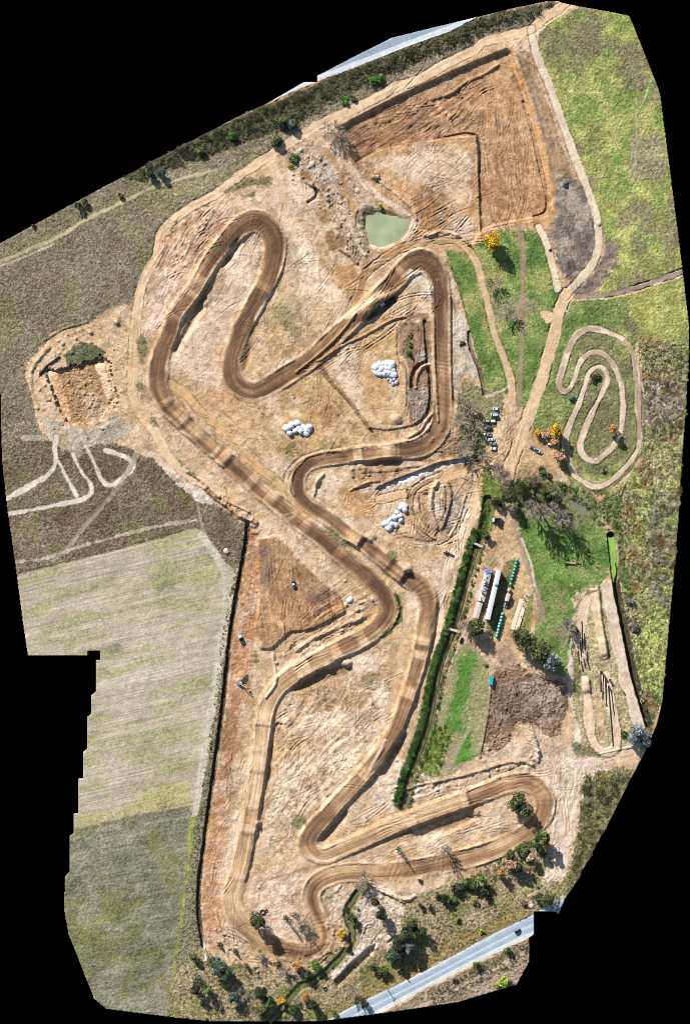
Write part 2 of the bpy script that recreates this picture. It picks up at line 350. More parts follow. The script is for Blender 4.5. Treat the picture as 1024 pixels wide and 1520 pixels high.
# south scrub
Bs = [(302,1404),(330,1430),(372,1435),(400,1440),(425,1445),(470,1425),(520,1395),(520,1330),(540,1310),(600,1330),(640,1322),(740,1285),(800,1245),(815,1250),(810,1290),(830,1310),(850,1320),(793,1356),(680,1415),(482,1517),(250,1517),(262,1440)]
mm = zone(Bs, [(96,86,60),(130,116,84),(160,144,110),(184,168,138)], 6, 2, 3, 188, n=spk, rough=2.4)
patches(mm, 0.56, [(76,86,40),(112,118,58),(140,140,76)], 189, 24, 0.7)
zone([(500,1340),(560,1320),(600,1350),(590,1400),(560,1410),(500,1450),(480,1440),(525,1395)], [(170,148,126),(206,186,164),(224,208,190)], None, 4, 6, 191, a=0.9)
zone([(640,1410),(700,1380),(793,1340),(790,1357),(680,1414),(480,1516),(460,1516)], [(112,96,58),(150,130,82),(136,130,72)], None, 3, 5, 192, n=spk, a=0.8)
zone([(640,1467),(757,1406),(800,1385),(800,1440),(760,1470),(560,1510)], [(88,80,60),(128,114,90),(160,142,116)], 6, 1, 2, 193, n=spk, rough=2.6)
zone([(690,1470),(770,1425),(790,1400),(790,1440),(765,1465),(690,1490)], [(150,130,110),(184,164,142)], None, 4, 6, 194, a=0.7)
zone([(862,1145),(905,1140),(945,1138),(905,1222),(850,1318),(835,1335),(828,1320),(848,1270),(858,1220)], [(84,88,52),(124,120,78),(160,148,104)], 6, 2, 4, 195, n=spk, rough=3)
zone([(735,1300),(790,1290),(800,1330),(740,1345)], [(150,134,98),(180,162,124)], None, 4, 6, 196, n=spk, a=0.6)
# east bank strip between canal and sheds etc
zone([(722,740),(735,745),(712,810),(690,880),(660,960),(600,1196),(590,1196),(640,1060),(664,935),(697,812)], [(54,76,30),(84,104,44),(116,122,62)], 4, 2, 2, 197, n=spk, rough=2.5)

# ------------------------------------------------------------------ soil zones
PIT_A = [(502,190),(568,155),(620,130),(700,94),(752,73),(758,78),(766,100),(784,150),(806,235),(818,300),(812,318),(790,323),(733,334),(715,342),(711,260),(707,201),(640,206),(600,212),(560,222),(528,240),(512,215)]
PIT_B = [(528,240),(560,223),(600,213),(640,207),(706,202),(710,262),(714,342),(700,362),(680,350),(640,345),(610,335),(600,322),(560,300),(540,270)]
zone([(495,190),(620,122),(752,70),(770,75),(800,140),(830,300),(815,330),(735,340),(700,368),(640,350),(560,310),(520,250)], [(150,108,76),(178,136,98),(196,156,116),(206,170,132)], None, 2, 4, 200)
zone(PIT_A, [(136,98,70),(170,128,94),(186,146,110),(202,168,132)], None, 2, 2, 201)
zone([(500,195),(560,165),(640,150),(650,190),(600,208),(530,236)], [(120,84,62),(150,112,84),(176,138,106)], None, 4, 8, 202, a=0.85)
zone([(545,245),(570,232),(640,219),(694,214),(700,260),(702,308),(660,292),(620,272),(580,258)], [(188,154,120),(206,176,144),(218,192,164)], None, 3, 5, 203)
zone([(640,215),(690,206),(640,218),(580,235),(560,232)], [(140,104,78),(170,132,104)], None, 3, 5, 204)
zone([(610,285),(640,280),(660,300),(655,340),(620,345),(612,320)], [(140,102,72),(164,124,90)], None, 4, 8, 205)
zone([(660,330),(700,318),(702,352),(690,360),(660,345)], [(206,178,154),(224,202,182)], None, 2, 4, 206)
line([(758,76),(775,130),(793,185),(806,232),(818,290),(820,308)], 6, [(200,142,86),(216,164,108),(206,150,96)], None, 2, seed=207, wob=1)
zone([(766,72),(786,78),(812,150),(850,260),(848,280),(826,300),(812,230),(790,150)], [(136,112,88),(160,132,104),(184,150,116)], None, 2, 4, 208)
line([(768,82),(800,175),(826,285)], 4, (116,104,96), None, 3, 0.8)
line([(784,90),(812,165),(832,245)], 4, (196,150,106), None, 3, 0.7)
GREY = [(828,260),(850,262),(878,290),(886,325),(884,360),(870,392),(845,420),(828,405),(815,350),(822,320)]
mg = zone(GREY, [(104,94,86),(128,117,106),(150,138,124)], None, 3, 6, 209, rough=1.4)
zone([(840,440),(885,400),(905,345),(918,375),(905,405),(882,436),(870,442)], [(100,86,78),(130,114,102),(150,134,118)], None, 3, 5, 210, rough=1.6)
zone([(836,388),(850,383),(858,400),(845,420)], [(90,74,72),(120,104,98)], None, 3, 4, 211)
# mounded soil west of the pond
zone([(420,215),(450,205),(490,220),(530,270),(545,330),(550,375),(535,390),(505,360),(480,310),(455,270),(430,245)], [(146,118,92),(176,150,124),(206,186,164),(130,110,92)], None, 3, 5, 212, n=np.clip(0.5*N_m2+0.5*N_fin, 0, 1), rough=2.2)
for c in ([(468,300),(485,298),(492,325),(478,332),(466,320)], [(480,345),(505,345),(510,365),(490,372)], [(440,250),(462,255),(465,270),(448,270)]):
    zone(c, [(132,98,66),(160,124,88)], None, 3, 4, 213)
line([(462,212),(488,230),(502,250),(515,285),(535,330)], 9, [(172,132,92),(190,152,114)], None, 3, seed=214)
line([(486,250),(505,300),(525,345),(538,372)], 6, [(206,190,170),(220,204,186)], None, 3, seed=215)
line([(520,250),(560,290),(600,315),(612,340),(600,358),(575,370)], 9, [(206,178,150),(222,198,174)], None, 3, seed=216)
# red strip beside the field ditch and brown triangle
zone([(366,780),(385,790),(392,840),(385,900),(380,935),(376,975),(372,1020),(352,1075),(343,1150),(328,1250),(325,1330),(335,1400),(330,1430),(308,1405),(300,1350),(303,1285),(318,1180),(335,1070),(346,945),(362,850)], [(140,98,72),(168,122,90),(188,142,110),(202,160,130)], None, 3, 4, 220, rough=1.6)
zone([(378,900),(372,850),(385,830),(372,930),(352,940)], [(190,120,76),(200,132,90)], None, 4, 6, 221, a=0.7)
TRI = [(382,800),(412,795),(452,840),(478,859),(504,884),(513,908),(464,934),(431,938),(417,950),(403,963),(387,964),(378,935),(386,887)]
zone(TRI, [(120,88,68),(150,112,84),(172,132,98),(186,148,114)], None, 2, 3, 222, rough=1.2)
zone([(386,815),(412,812),(410,860),(388,880)], [(112,88,76),(136,112,96)], None, 4, 6, 223, a=0.8)
zone([(445,838),(480,860),(498,882),(470,905),(448,880)], [(110,84,70),(136,106,86)], None, 4, 6, 224, a=0.8)
zone([(470,915),(505,890),(512,908),(445,938)], [(180,136,88),(196,154,106)], None, 3, 4, 225, a=0.8)
# churned brown plot
CH = [(734,998),(750,989),(769,984),(790,998),(818,1010),(839,1010),(844,1052),(834,1069),(832,1092),(809,1094),(799,1080),(767,1073),(757,1099),(741,1116),(713,1123),(722,1078),(731,1022)]
zone(CH, [(92,74,58),(120,97,78),(140,116,95),(162,138,116)], None, 2, 3, 227, n=np.clip(0.45*N_m2+0.55*N_fin, 0, 1), rough=3.0)
zone([(735,960),(760,960),(775,990),(745,1000)], [(150,120,98),(176,146,120)], None, 3, 5, 228)
# tan hard-standing zones
for pts, cols in (
  ([(420,560),(480,540),(520,600),(560,640),(600,650),(560,668),(480,680),(430,690),(400,650),(420,590)], [(178,142,98),(196,160,116),(208,176,134)]),
  ([(535,490),(590,485),(600,540),(605,620),(570,635),(545,600),(530,530)], [(188,150,104),(202,166,122),(212,180,140)]),
  ([(485,530),(520,525),(540,600),(538,620),(500,560)], [(206,176,144),(222,198,172)]),
  ([(470,600),(500,600),(540,640),(500,640),(476,625)], [(140,100,74),(166,126,96)]),
  ([(636,640),(668,600),(680,640),(690,670),(640,690),(600,690),(600,670)], [(130,100,78),(154,122,96),(176,144,116)]),
  ([(520,700),(560,690),(620,690),(560,715),(530,722)], [(150,118,86),(178,144,108)]),
  ([(690,690),(716,688),(716,740),(700,790),(680,830),(650,840),(640,820),(670,770),(690,720)], [(200,160,116),(216,180,140),(224,192,156)]),
  ([(500,720),(560,725),(565,750),(540,775),(510,760)], [(176,130,88),(196,152,108),(206,170,130)]),
  ([(607,730),(660,705),(685,720),(680,760),(640,810),(620,800),(600,770)], [(150,118,94),(178,146,118),(202,174,148)]),
  ([(640,720),(660,712),(655,760),(645,780),(638,750)], [(206,184,156),(222,202,178)]),
  ([(656,745),(690,735),(675,785),(655,800)], [(118,98,86),(160,140,124),(206,190,170)]),
  ([(700,830),(720,780),(740,800),(772,820),(785,850),(770,940),(730,960),(692,950),(700,880)], [(184,150,112),(204,172,136),(216,188,154)]),
  ([(740,620),(790,610),(775,660),(760,700),(735,720),(720,690)], [(206,170,132),(220,188,152),(226,198,166)]),
  ([(455,260),(440,330),(480,400),(540,430),(520,460),(450,440),(420,330),(425,265)], [(206,172,140),(222,194,164),(230,206,180)]),
  ([(480,400),(530,385),(530,440),(500,430)], [(168,126,84),(188,146,104)]),
  ([(405,430),(440,430),(455,480),(420,520),(395,500)], [(170,146,110),(196,168,132),(150,140,100)]),
  ([(235,420),(265,390),(300,430),(250,470),(225,500),(215,470)], [(214,176,148),(228,196,172),(222,186,160)]),
  ([(240,350),(300,310),(340,300),(320,350),(285,400),(250,400)], [(170,126,98),(206,164,136),(228,198,172),(160,140,108)]),
  ([(410,1050),(570,1000),(590,1060),(530,1140),(470,1200),(440,1270),(400,1290),(385,1230),(400,1140)], [(172,138,104),(206,176,142),(224,200,170),(232,212,186)]),
  ([(430,1000),(520,985),(560,1000),(540,1050),(440,1060)], [(150,116,82),(186,152,116),(216,188,158)]),
  ([(372,1300),(450,1300),(460,1340),(470,1390),(420,1400),(385,1380),(365,1340)], [(206,170,140),(224,196,170),(232,208,186)]),
  ([(830,1100),(880,1120),(945,1115),(870,1160),(850,1230),(840,1300),(800,1310),(820,1240),(810,1170),(800,1130)], [(196,168,144),(214,190,168),(226,206,186)]),
  ([(500,950),(560,930),(590,960),(560,1000),(520,1000)], [(206,180,150),(226,204,178)]),
  ([(600,1130),(650,1170),(720,1140),(790,1120),(790,1150),(700,1170),(600,1200),(560,1210),(560,1160)], [(190,160,132),(214,188,162),(228,206,184)]),
  ([(560,320),(600,312),(600,330)], [(150,120,90),(120,120,60)]),
  ([(300,340),(330,310),(360,300),(310,360),(265,420),(250,420)], [(186,140,112),(214,172,146),(228,196,172)])):
    zone(pts, cols, None, 4, 8, 230)
zone([(661,440),(677,440),(694,492),(698,517),(710,552),(708,566),(687,552),(677,580),(670,590),(665,534),(663,487)], [(170,156,134),(196,182,160),(214,200,180)], None, 2, 3, 231)
zone([(744,838),(760,830),(770,826),(764,850),(752,885),(738,950),(726,945),(722,922),(740,870)], [(84,86,52),(116,110,72),(140,126,92)], 4, 3, 3, 232, n=spk, rough=1.5)
zone([(786,876),(794,880),(788,930),(778,960),(766,945),(780,905)], [(92,104,52),(124,132,70),(150,146,92)], 4, 3, 3, 233, n=spk, rough=1.5)
zone([(770,830),(780,850),(790,875),(778,880),(770,900),(762,930),(755,950),(745,950),(756,905),(764,870)], [(186,156,112),(206,176,134)], None, 3, 3, 234)
zone([(712,822),(735,822),(742,845),(728,842)], [(150,140,96),(180,160,120)], None, 3, 4, 235, n=spk)
zone([(727,846),(738,848),(722,915),(712,912)], [(112,96,88),(132,116,106)], None, 2, 2, 236)
line([(385,388),(430,380),(432,400)], 4, (120,110,80), None, 3, 0.5)

# ------------------------------------------------------------------ left pit compound
zone([(40,540),(68,512),(90,492),(135,482),(180,455),(215,445),(212,600),(240,650),(250,690),(225,680),(190,664),(165,655),(130,662),(85,660),(62,640),(52,600)], [(176,142,104),(196,162,124),(206,176,142),(180,156,124)], None, 2, 4, 260)
LP = [(66,549),(101,543),(112,543),(150,530),(162,537),(170,570),(176,591),(162,605),(145,626),(110,629),(96,626),(77,577),(68,561)]
zone([(95,525),(115,508),(140,512),(160,525),(150,532),(112,543),(100,542)], [(70,72,52),(100,100,72),(126,122,92)], 6, 2, 2, 261, n=spk, rough=2.0)
zone(LP, [(134,98,66),(166,126,88),(178,142,104),(150,118,90)], None, 2, 2, 262, n=np.clip(0.4*N_m2+0.6*N_fin, 0, 1), rough=3.0)
zone([(70,552),(88,548),(92,575),(110,610),(110,628),(98,626),(80,580)], [(186,138,96),(208,162,120),(222,186,148)], None, 2, 2, 263, rough=1.5)
zone([(140,540),(158,535),(170,575),(174,592),(162,600),(155,580)], [(206,170,130),(222,192,156),(232,206,174)], None, 2, 2, 264, rough=1.5)
zone([(60,610),(80,620),(110,640),(145,635),(170,615),(200,640),(170,655),(130,665),(105,668),(80,662)], [(150,138,118),(176,164,142),(190,178,158)], None, 3, 4, 265, rough=1.4)
line([(36,650),(70,650)], 9, (168,160,142), None, 2, 0.8)
line([(110,640),(117,662),(117,672)], 13, (150,144,128), None, 2, 0.8)
ridge([(72,515),(60,530),(48,548),(46,575),(56,605)], 10, 1.2); ridge([(66,505),(95,488),(130,478)], 5, 0.8)
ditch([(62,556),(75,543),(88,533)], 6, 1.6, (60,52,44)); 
# pale paths over the western scrub
PALE = [(196,184,164),(212,200,182),(222,212,196)]
for pts, w in (([(84,648),(82,665),(83,687),(70,706),(35,727),(6,743)], 7), ([(108,673),(119,696),(134,717),(136,731),(124,741),(94,748),(47,757),(8,764)], 6), ([(85,680),(98,706),(115,736)], 5),
   ([(128,663),(141,689),(152,713),(164,721),(178,713),(195,699),(198,687),(183,677),(157,668)], 6), ([(196,690),(185,705),(172,722)], 4)):
    line(pts, w, PALE, 8, 1.5, wob=1.2, seed=270, rough=0.6)
line([(205,665),(196,690),(176,722),(155,748),(131,776),(106,806),(80,832)], 6, [(150,140,112),(172,160,132)], 8, 2, 0.75, streak=0.25, seed=272)
line([(26,834),(70,828),(110,814),(160,800),(225,783),(290,772)], 4, [(172,162,144),(206,196,178)], None, 2, 0.7, wob=3, seed=273)
line([(28,850),(94,835),(164,817),(240,796),(290,782)], 3, (74,72,58), None, 2, 0.6, wob=2, seed=274)
line([(292,742),(297,765),(302,790)], 4, [(150,142,112),(172,164,134)], None, 2, 0.8, streak=0.25, seed=276)
zone([(228,680),(245,690),(275,712),(300,728),(318,738),(320,748),(305,747),(290,742),(260,715)], [(196,182,164),(214,200,184),(226,214,200)], None, 2, 3, 275)
line([(0,388),(40,372),(90,350),(125,328),(170,306),(215,284),(260,268),(320,252)], 4, [(176,164,124),(196,184,148)], 8, 2, 0.85, seed=277)
line([(0,395),(40,380),(80,362)], 3, (190,182,154), None, 2, 0.7)

# ------------------------------------------------------------------ dirt roads
RD = [(206,172,134),(218,186,150),(224,196,164)]
line([(842,2),(822,18),(800,34),(787,44),(760,52),(720,62),(701,76),(660,96),(620,119),(588,130),(538,156),(487,179),(456,196),(416,222),(375,248),(357,260),(322,288),(284,308),(256,329),(240,347),(237,362),(233,382),(220,402),(210,428),(204,468),(201,495),(198,554),(199,591),(211,615),(225,633),(237,652),(254,682),(277,703),(301,717),(330,732)],
     13, RD, 3, 2, streak=0.16, seed=300, edge=0.4)
zone([(787,44),(800,20),(838,2),(860,9),(815,32),(800,50),(796,70),(783,60)], RD, 3, 2, 2, 301)
line([(201,480),(198,554),(199,591),(215,622)], 18, [(198,162,122),(210,178,140)], 3, 4, 0.8, streak=0.15, seed=303)
line([(789,44),(791,60),(800,91),(818,134),(841,200),(858,247),(874,288),(885,324),(888,362),(879,392),(858,418),(838,441)], 11, [(204,184,156),(216,196,168),(222,202,176)], 3, 2, streak=0.10, seed=305, edge=0.5)
line([(842,436),(832,455),(824,489),(813,531),(802,570),(794,590),(786,615),(776,640),(768,665),(758,690),(753,713)], 17, [(210,176,138),(220,190,154)], 3, 2.5, streak=0.15, seed=306, edge=0.8)
line([(752,700),(752,730),(748,752)], 13, [(190,156,120),(204,172,136)], 3, 4, 0.8, seed=307)
line([(762,775),(771,804),(781,838),(795,873),(802,902),(808,922)], 6, [(150,130,112),(172,150,130)], 3, 3, 0.9, seed=308)
line([(774,800),(788,838),(793,870)], 4, [(214,192,164),(222,200,174)], 3, 2, 0.8, seed=309)
line([(855,441),(887,440),(931,431),(975,417),(1016,402)], 7, [(138,122,112),(158,142,128)], 3, 2, streak=0.2, seed=310, dz=-0.3, edge=0.9)
line([(520,460),(533,435),(540,410),(565,388),(598,368),(625,360),(648,358),(674,356),(691,368),(704,384),(711,405),(718,430),(726,460),(733,494),(747,530),(757,560),(760,590)], 10, [(188,150,108),(206,170,130)], 3, 3, streak=0.35, seed=311, edge=0.6)
line([(707,384),(718,430),(733,494),(750,540),(758,580)], 7, [(206,182,150),(196,168,140)], 3, 2, 0.8, seed=312)
line([(770,335),(774,360),(776,392),(774,468),(775,494),(771,557),(768,610)], 7, [(164,138,112),(150,124,104)], 3, 3, 0.8, streak=0.2, seed=313)
line([(800,338),(815,374),(828,430)], 10, [(216,190,160),(224,202,176)], 3, 2, seed=314, edge=0.4)
line([(722,588),(745,580),(757,572)], 4, [(206,186,160)], None, 2, 0.9, seed=315)
zone([(800,462),(815,458),(822,470),(815,480),(806,475)], RD, None, 2, 3, 317)
line([(529,460),(547,385),(582,374),(618,352),(636,327),(634,295)], 12, [(160,118,78),(182,140,98)], None, 4, 0.85, streak=0.4, seed=318)
line([(254,570),(277,587),(301,615),(331,638),(359,671),(387,697),(411,715),(434,743),(452,758),(478,765)], 11, [(198,156,108),(208,172,128)], 3, 3, streak=0.2, seed=320, edge=0.5)
line([(405,245),(410,300),(425,350)], 10, [(226,200,176)], None, 6, 0.5, seed=321)
line([(375,250),(404,244),(415,270),(425,310)], 8, RD, 3, 3, 0.7, seed=322)
line([(322,300),(345,283),(380,275),(405,285)], 5, [(206,178,144)], None, 3, 0.8, seed=323)
line([(630,738),(600,745),(570,738),(560,730)], 8, [(206,166,122)], None, 4, 0.5, seed=324)
line([(563,742),(600,733),(640,718),(680,702),(715,690)], 11, [(206,166,122),(216,180,140)], 3, 3, streak=0.25, seed=325, edge=0.5)
line([(700,700),(706,740),(698,780),(680,815),(660,850),(655,900),(648,960)], 9, [(218,184,146),(226,198,164)], 3, 3, 0.8, streak=0.1, seed=326)
line([(560,900),(598,860),(606,890),(602,925),(596,960),(588,1010),(575,1060)], 8, [(196,160,120),(206,174,136)], 3, 3, 0.7, streak=0.2, seed=327)
line([(844,970),(852,940),(868,905)], 4, PALE, 8, 2, 0.6, seed=328)
line([(850,890),(858,905),(852,920),(845,940)], 6, [(206,180,160)], None, 3, 0.7, seed=329)
line([(848,975),(846,1010),(850,1045),(858,1080),(850,1115)], 8, PALE, 8, 3, 0.8, seed=330)
line([(945,1108),(900,1122),(860,1140),(845,1180),(838,1240),(836,1290)], 14, [(214,190,166),(226,206,184)], 3, 6, 0.6, streak=0.2, seed=331)
line([(610,1500),(650,1482),(700,1455),(740,1435),(775,1415)], 5, [(196,178,152)], 8, 2, 0.8, seed=332)
line([(631,1470),(632,1495)], 2, [(186,170,150)], None, 1, 0.8, seed=333)
line([(378,1310),(420,1300),(460,1288),(500,1282)], 4, [(160,124,92)], None, 3, 0.7, seed=334)
line([(560,1215),(500,1240),(470,1285),(430,1300)], 4, [(180,148,116)], None, 3, 0.5, seed=335)

# ------------------------------------------------------------------ paved roads
ra = [(330,186),(365,167),(471,120),(512,106),(600,70),(671,45),(720,18),(700,0),(560,30),(440,100)]
m = poly(ra, 0, FULL); paint(m, (206,211,215), 7); ROUGH *= 1-m*0.97; HGT *= 1-m
line([(470,106),(540,80),(600,56),(680,26)], 12, (150,163,174), None, 1.5, wob=0.3, rough=0.03)
line([(470,99),(540,73),(600,49),(680,20)], 1.2, (214,218,220), None, 0.8, wob=0.2, rough=0.03)
rb_u = [(470,1523),(482,1517),(529,1491),(613,1451),(680,1415),(704,1401),(762,1371),(793,1356),(850,1327)]
rb_l = [(880,1340),(793,1387),(757,1405),(683,1441),(634,1467),(560,1505),(520,1525)]
m = poly(rb_u+rb_l, 0, FULL); paint(m, (170,183,193), 7); ROUGH *= 1-m*0.97; HGT *= 1-m
def mid(t): return [(u[0]*(1-t)+l[0]*t, u[1]*(1-t)+l[1]*t) for u, l in zip([(482,1517),(529,1491),(613,1451),(680,1415),(762,1371),(793,1356),(835,1334)], [(545,1512),(575,1497),(640,1462),(700,1431),(770,1397),(793,1387),(838,1362)])]
for t, w, c in ((0.06, 3.0, (196,204,210)), (0.5, 1.3, (214,218,220)), (0.32, 3.5, (158,172,184)), (0.7, 3.5, (160,174,185)), (0.9, 4.5, (206,212,214)), (0.985, 2.6, (214,206,190)), (0.84, 0.9, (226,228,228))):
    line(mid(t), w, c, None, 0.8, wob=0.15, rough=0.03)

# ------------------------------------------------------------------ pale go-kart loop and lower loops on the east side
KL = [(912,498),(887,489),(868,489),(852,500),(842,522),(835,546),(829,568),(834,580),(844,579),(851,566),(857,546),(866,531),(881,523),(898,528),(911,544),(920,568),(924,592),(924,615),(919,643),(909,662),(892,679),(878,684),(866,677),(861,660),(868,639),(878,615),(890,591),(897,575),(901,561),(896,548),(885,545),(874,555),(868,572),(861,595),(854,612),(844,634),(838,655),(842,679),(851,703),(868,717),(887,722),(909,712),(932,689),(947,665),(949,639),(947,608),(945,560),(938,524),(927,507)]
line(KL, 8, [(196,172,148),(214,190,166),(222,200,178)], 8, 1.6, closed=True, wob=0.8, streak=0.12, seed=340, dz=0.25, berm=0.6, edge=0.6)
for pts in ([(835,546),(829,568),(834,580),(844,579)], [(887,489),(868,489),(852,500),(842,522)], [(948,650),(947,600),(940,530),(927,507)], [(866,531),(881,523),(898,528),(911,544)], [(838,655),(842,679)]):
    line(pts, 6, (150,122,100), None, 3, 0.65, seed=342)
line([(868,585),(880,584)], 4, (170,150,130), None, 2, 0.7)
zone([(852,880),(880,868),(925,866),(938,930),(955,1060),(940,1085),(915,1125),(885,1125),(862,1100),(848,1040),(856,960)], [(110,106,70),(150,140,98),(184,168,128),(204,186,152)], 4, 2, 4, 344, n=spk, rough=1.6)
LL = [(868,1010),(870,1030),(873,1055),(877,1086),(883,1108),(896,1118),(911,1112),(915,1095),(912,1070),(906,1042),(898,1005)]
line(LL, 13, [(214,182,150),(224,196,166),(230,206,180)], 8, 2, wob=0.8, streak=0.1, seed=345, dz=0.6, edge=0.4)
line([(884,1030),(890,1070),(893,1098)], 10, [(196,160,120),(208,176,138)], 1, 3, 0.9, seed=346)
line([(900,868),(905,890),(911,922),(918,960),(929,1009),(940,1049),(949,1078)], 17, [(200,176,152),(214,192,168),(222,202,180)], 8, 2, streak=0.1, seed=347, dz=0.7, edge=0.5)
line([(882,880),(885,905),(890,940),(896,972)], 12, [(214,184,150),(226,200,168)], 8, 2, streak=0.1, seed=348, dz=0.9)
line([(869,888),(864,915),(862,945),(864,975)], 12, [(206,178,150),(220,194,168)], 8, 2, streak=0.08, seed=349)
line([(891,880),(893,915),(901,960),(905,985)], 2.5, (82,84,50), None, 2, 0.9)
line([(851,910),(862,890),(872,880),(885,877)], 3, (110,104,72), None, 2, 0.9)
level([(885,950),(900,950),(903,972),(890,974)], 2.0, 2); level([(862,1008),(874,1008),(876,1028),(864,1028)], 1.8, 2)

# ------------------------------------------------------------------ the race track
TR = [(252,493),(263,463),(291,426),(314,387),(338,357),(357,337),(378,327),(398,336),(408,357),(407,382),(398,413),(383,443),(366,475),(352,507),(344,535),(346,560),(359,577),(378,582),(399,573),(425,557),(447,543),(470,526),(494,503),(522,478),(552,448),(582,421),(605,396),(626,387),(644,400),(652,428),(654,475),(655,522),(656,569),(657,604),(652,636),(634,658),(610,667),(576,669),(540,673),(505,678),(477,682),(455,690),(443,706),(442,727),(451,743),(470,757),(494,773),(517,792),(540,807),(567,829),(599,854),(623,870),(635,890),(634,917),(629,945),(620,985),(608,1025),(597,1055),(581,1093),(557,1128),(532,1158),(510,1182),(487,1208),(467,1229),(457,1246),(462,1262),(480,1271),
 (505,1262),(539,1247),(574,1230),(611,1215),(649,1201),(680,1190),(705,1181),(728,1173),(753,1163),(777,1161),(797,1169),(808,1188),(806,1208),(793,1225),(770,1243),(738,1259),(700,1272),(648,1284),(600,1293),(557,1296),(517,1295),(488,1301),(467,1315),(462,1334),(470,1357),(480,1378),(482,1394),(474,1408),(456,1415),(424,1410),(391,1396),(365,1377),(350,1355),(345,1332),(351,1308),(359,1280),(367,1238),(374,1198),(379,1165),(385,1126),(390,1083),(396,1050),(412,1020),(441,997),(470,981),(500,965),(534,949),(560,932),(576,908),(570,884),(549,861),(517,833),(482,803),(447,776),(418,752),(388,729),(364,706),(338,684),(312,661),(289,641),(266,619),(248,601),(237,580),(235,554),(240,524)]
d, s, sg, _ = dist(TR, 60, True, FULL)
q = spline(TR, True); seg = np.hypot(*(q[1:]-q[:-1]).T); cum = np.concatenate([[0], np.cumsum(seg)]); LT = cum[-1]
def s_at(p): return cum[np.argmin(np.hypot(q[:, 0]-p[0], q[:, 1]-p[1]))]
# along-track tables: (nearest point, half width, embankment height, tone 0 pale .. 1 dark)
TT = [((252,493),11,1.6,.85),((291,426),11,2.6,.3),((314,387),11,2.4,.75),((338,357),13,2.2,.85),((378,327),15,0.8,1),((408,357),15,0.8,.95),((398,413),13,1.2,.9),((366,475),12,1.6,.75),((344,535),13,0.8,.9),((378,582),13,0.3,.8),((425,557),13,0.5,.75),((494,503),12,1.0,.6),((552,448),10,3.2,.5),((582,421),12,2.0,.7),((626,387),16,0.6,.85),((652,428),13,0.8,.85),((655,522),11,0.4,.7),((657,604),12,0.4,.7),((634,658),14,0.4,.7),((576,669),10,2.6,.65),((505,678),9,1.2,.8),((455,690),9,0.4,.95),((443,727),10,0.4,.9),((470,757),10,0.5,.65),((517,792),9,1.0,.7),((567,829),10,1.4,.65),((623,870),13,0.9,.75),((634,917),12,1.6,.65),((620,985),10,1.6,.6),((597,1055),10,2.4,.5),((557,1128),10,3.0,.65),((510,1182),10,2.8,.75),((467,1229),11,2.0,.7),((457,1246),12,1.0,.75),((480,1271),10,0.6,.25),
 ((539,1247),11,2.0,.22),((611,1215),11,3.2,.22),((680,1190),11,3.0,.3),((728,1173),12,1.4,.5),((777,1161),13,0.7,.6),((808,1188),13,0.7,.65),((770,1243),12,0.9,.6),((700,1272),13,0.4,.65),((600,1293),13,0.2,.6),((517,1295),12,0.3,.65),((467,1315),12,0.4,.75),((470,1357),11,0.4,.7),((474,1408),13,0.5,.65),((424,1410),13,0.4,.55),((365,1377),13,0.5,.5),((351,1308),12,0.8,.25),((367,1238),11,2.0,.22),((385,1126),11,2.2,.3),((396,1050),11,1.6,.4),((441,997),12,2.2,.3),((500,965),12,2.0,.65),((560,932),13,1.0,.8),((576,908),14,0.8,.85),((549,861),13,0.5,.8),((482,803),12,0.8,.8),((418,752),12,0.8,.7),((364,706),12,0.8,.65),((312,661),12,0.8,.7),((248,601),12,0.8,.8),((235,554),14,0.9,.9)]
tt = sorted((s_at(p), a, b, c) for p, a, b, c in TT)
ts = np.array([t[0] for t in tt]); ext = np.concatenate([[ts[-1]-LT], ts, [ts[0]+LT]])
def tab(i):
    v = np.array([t[i] for t in tt]); return np.interp(s, ext, np.concatenate([[v[-1]], v, [v[0]]])).astype(F32)
hw, em, tone = tab(1), tab(2), tab(3)
tone = tone-0.13*smooth((YY-880)/60)
edge = d+(fbm(22, 350, 4)-0.5)*9.0
inT = smooth((hw-edge)/3.6+0.5)
# widen soft trackside apron and build the embankment
bank = smooth((hw+4.5-d)/5.5)
HGT = HGT*(1-0.85*smooth((hw+2-d)/5))+em*bank
apw = 16*stretch(fbm(34, 353, 3), 2.2)
apron = smooth((hw+apw-d)/6+0.5)*(1-inT)
paint(apron*0.6, mixc(0.5*N_mid+0.5*N_m2, (170,134,98),(194,158,120),(212,180,146)))
lipn = fbm(40, 352, 2)
HGT += np.exp(-((d-hw-1.5)/2.0)**2)*np.clip(2.6*(lipn-0.32), 0, 1.4)*0.8
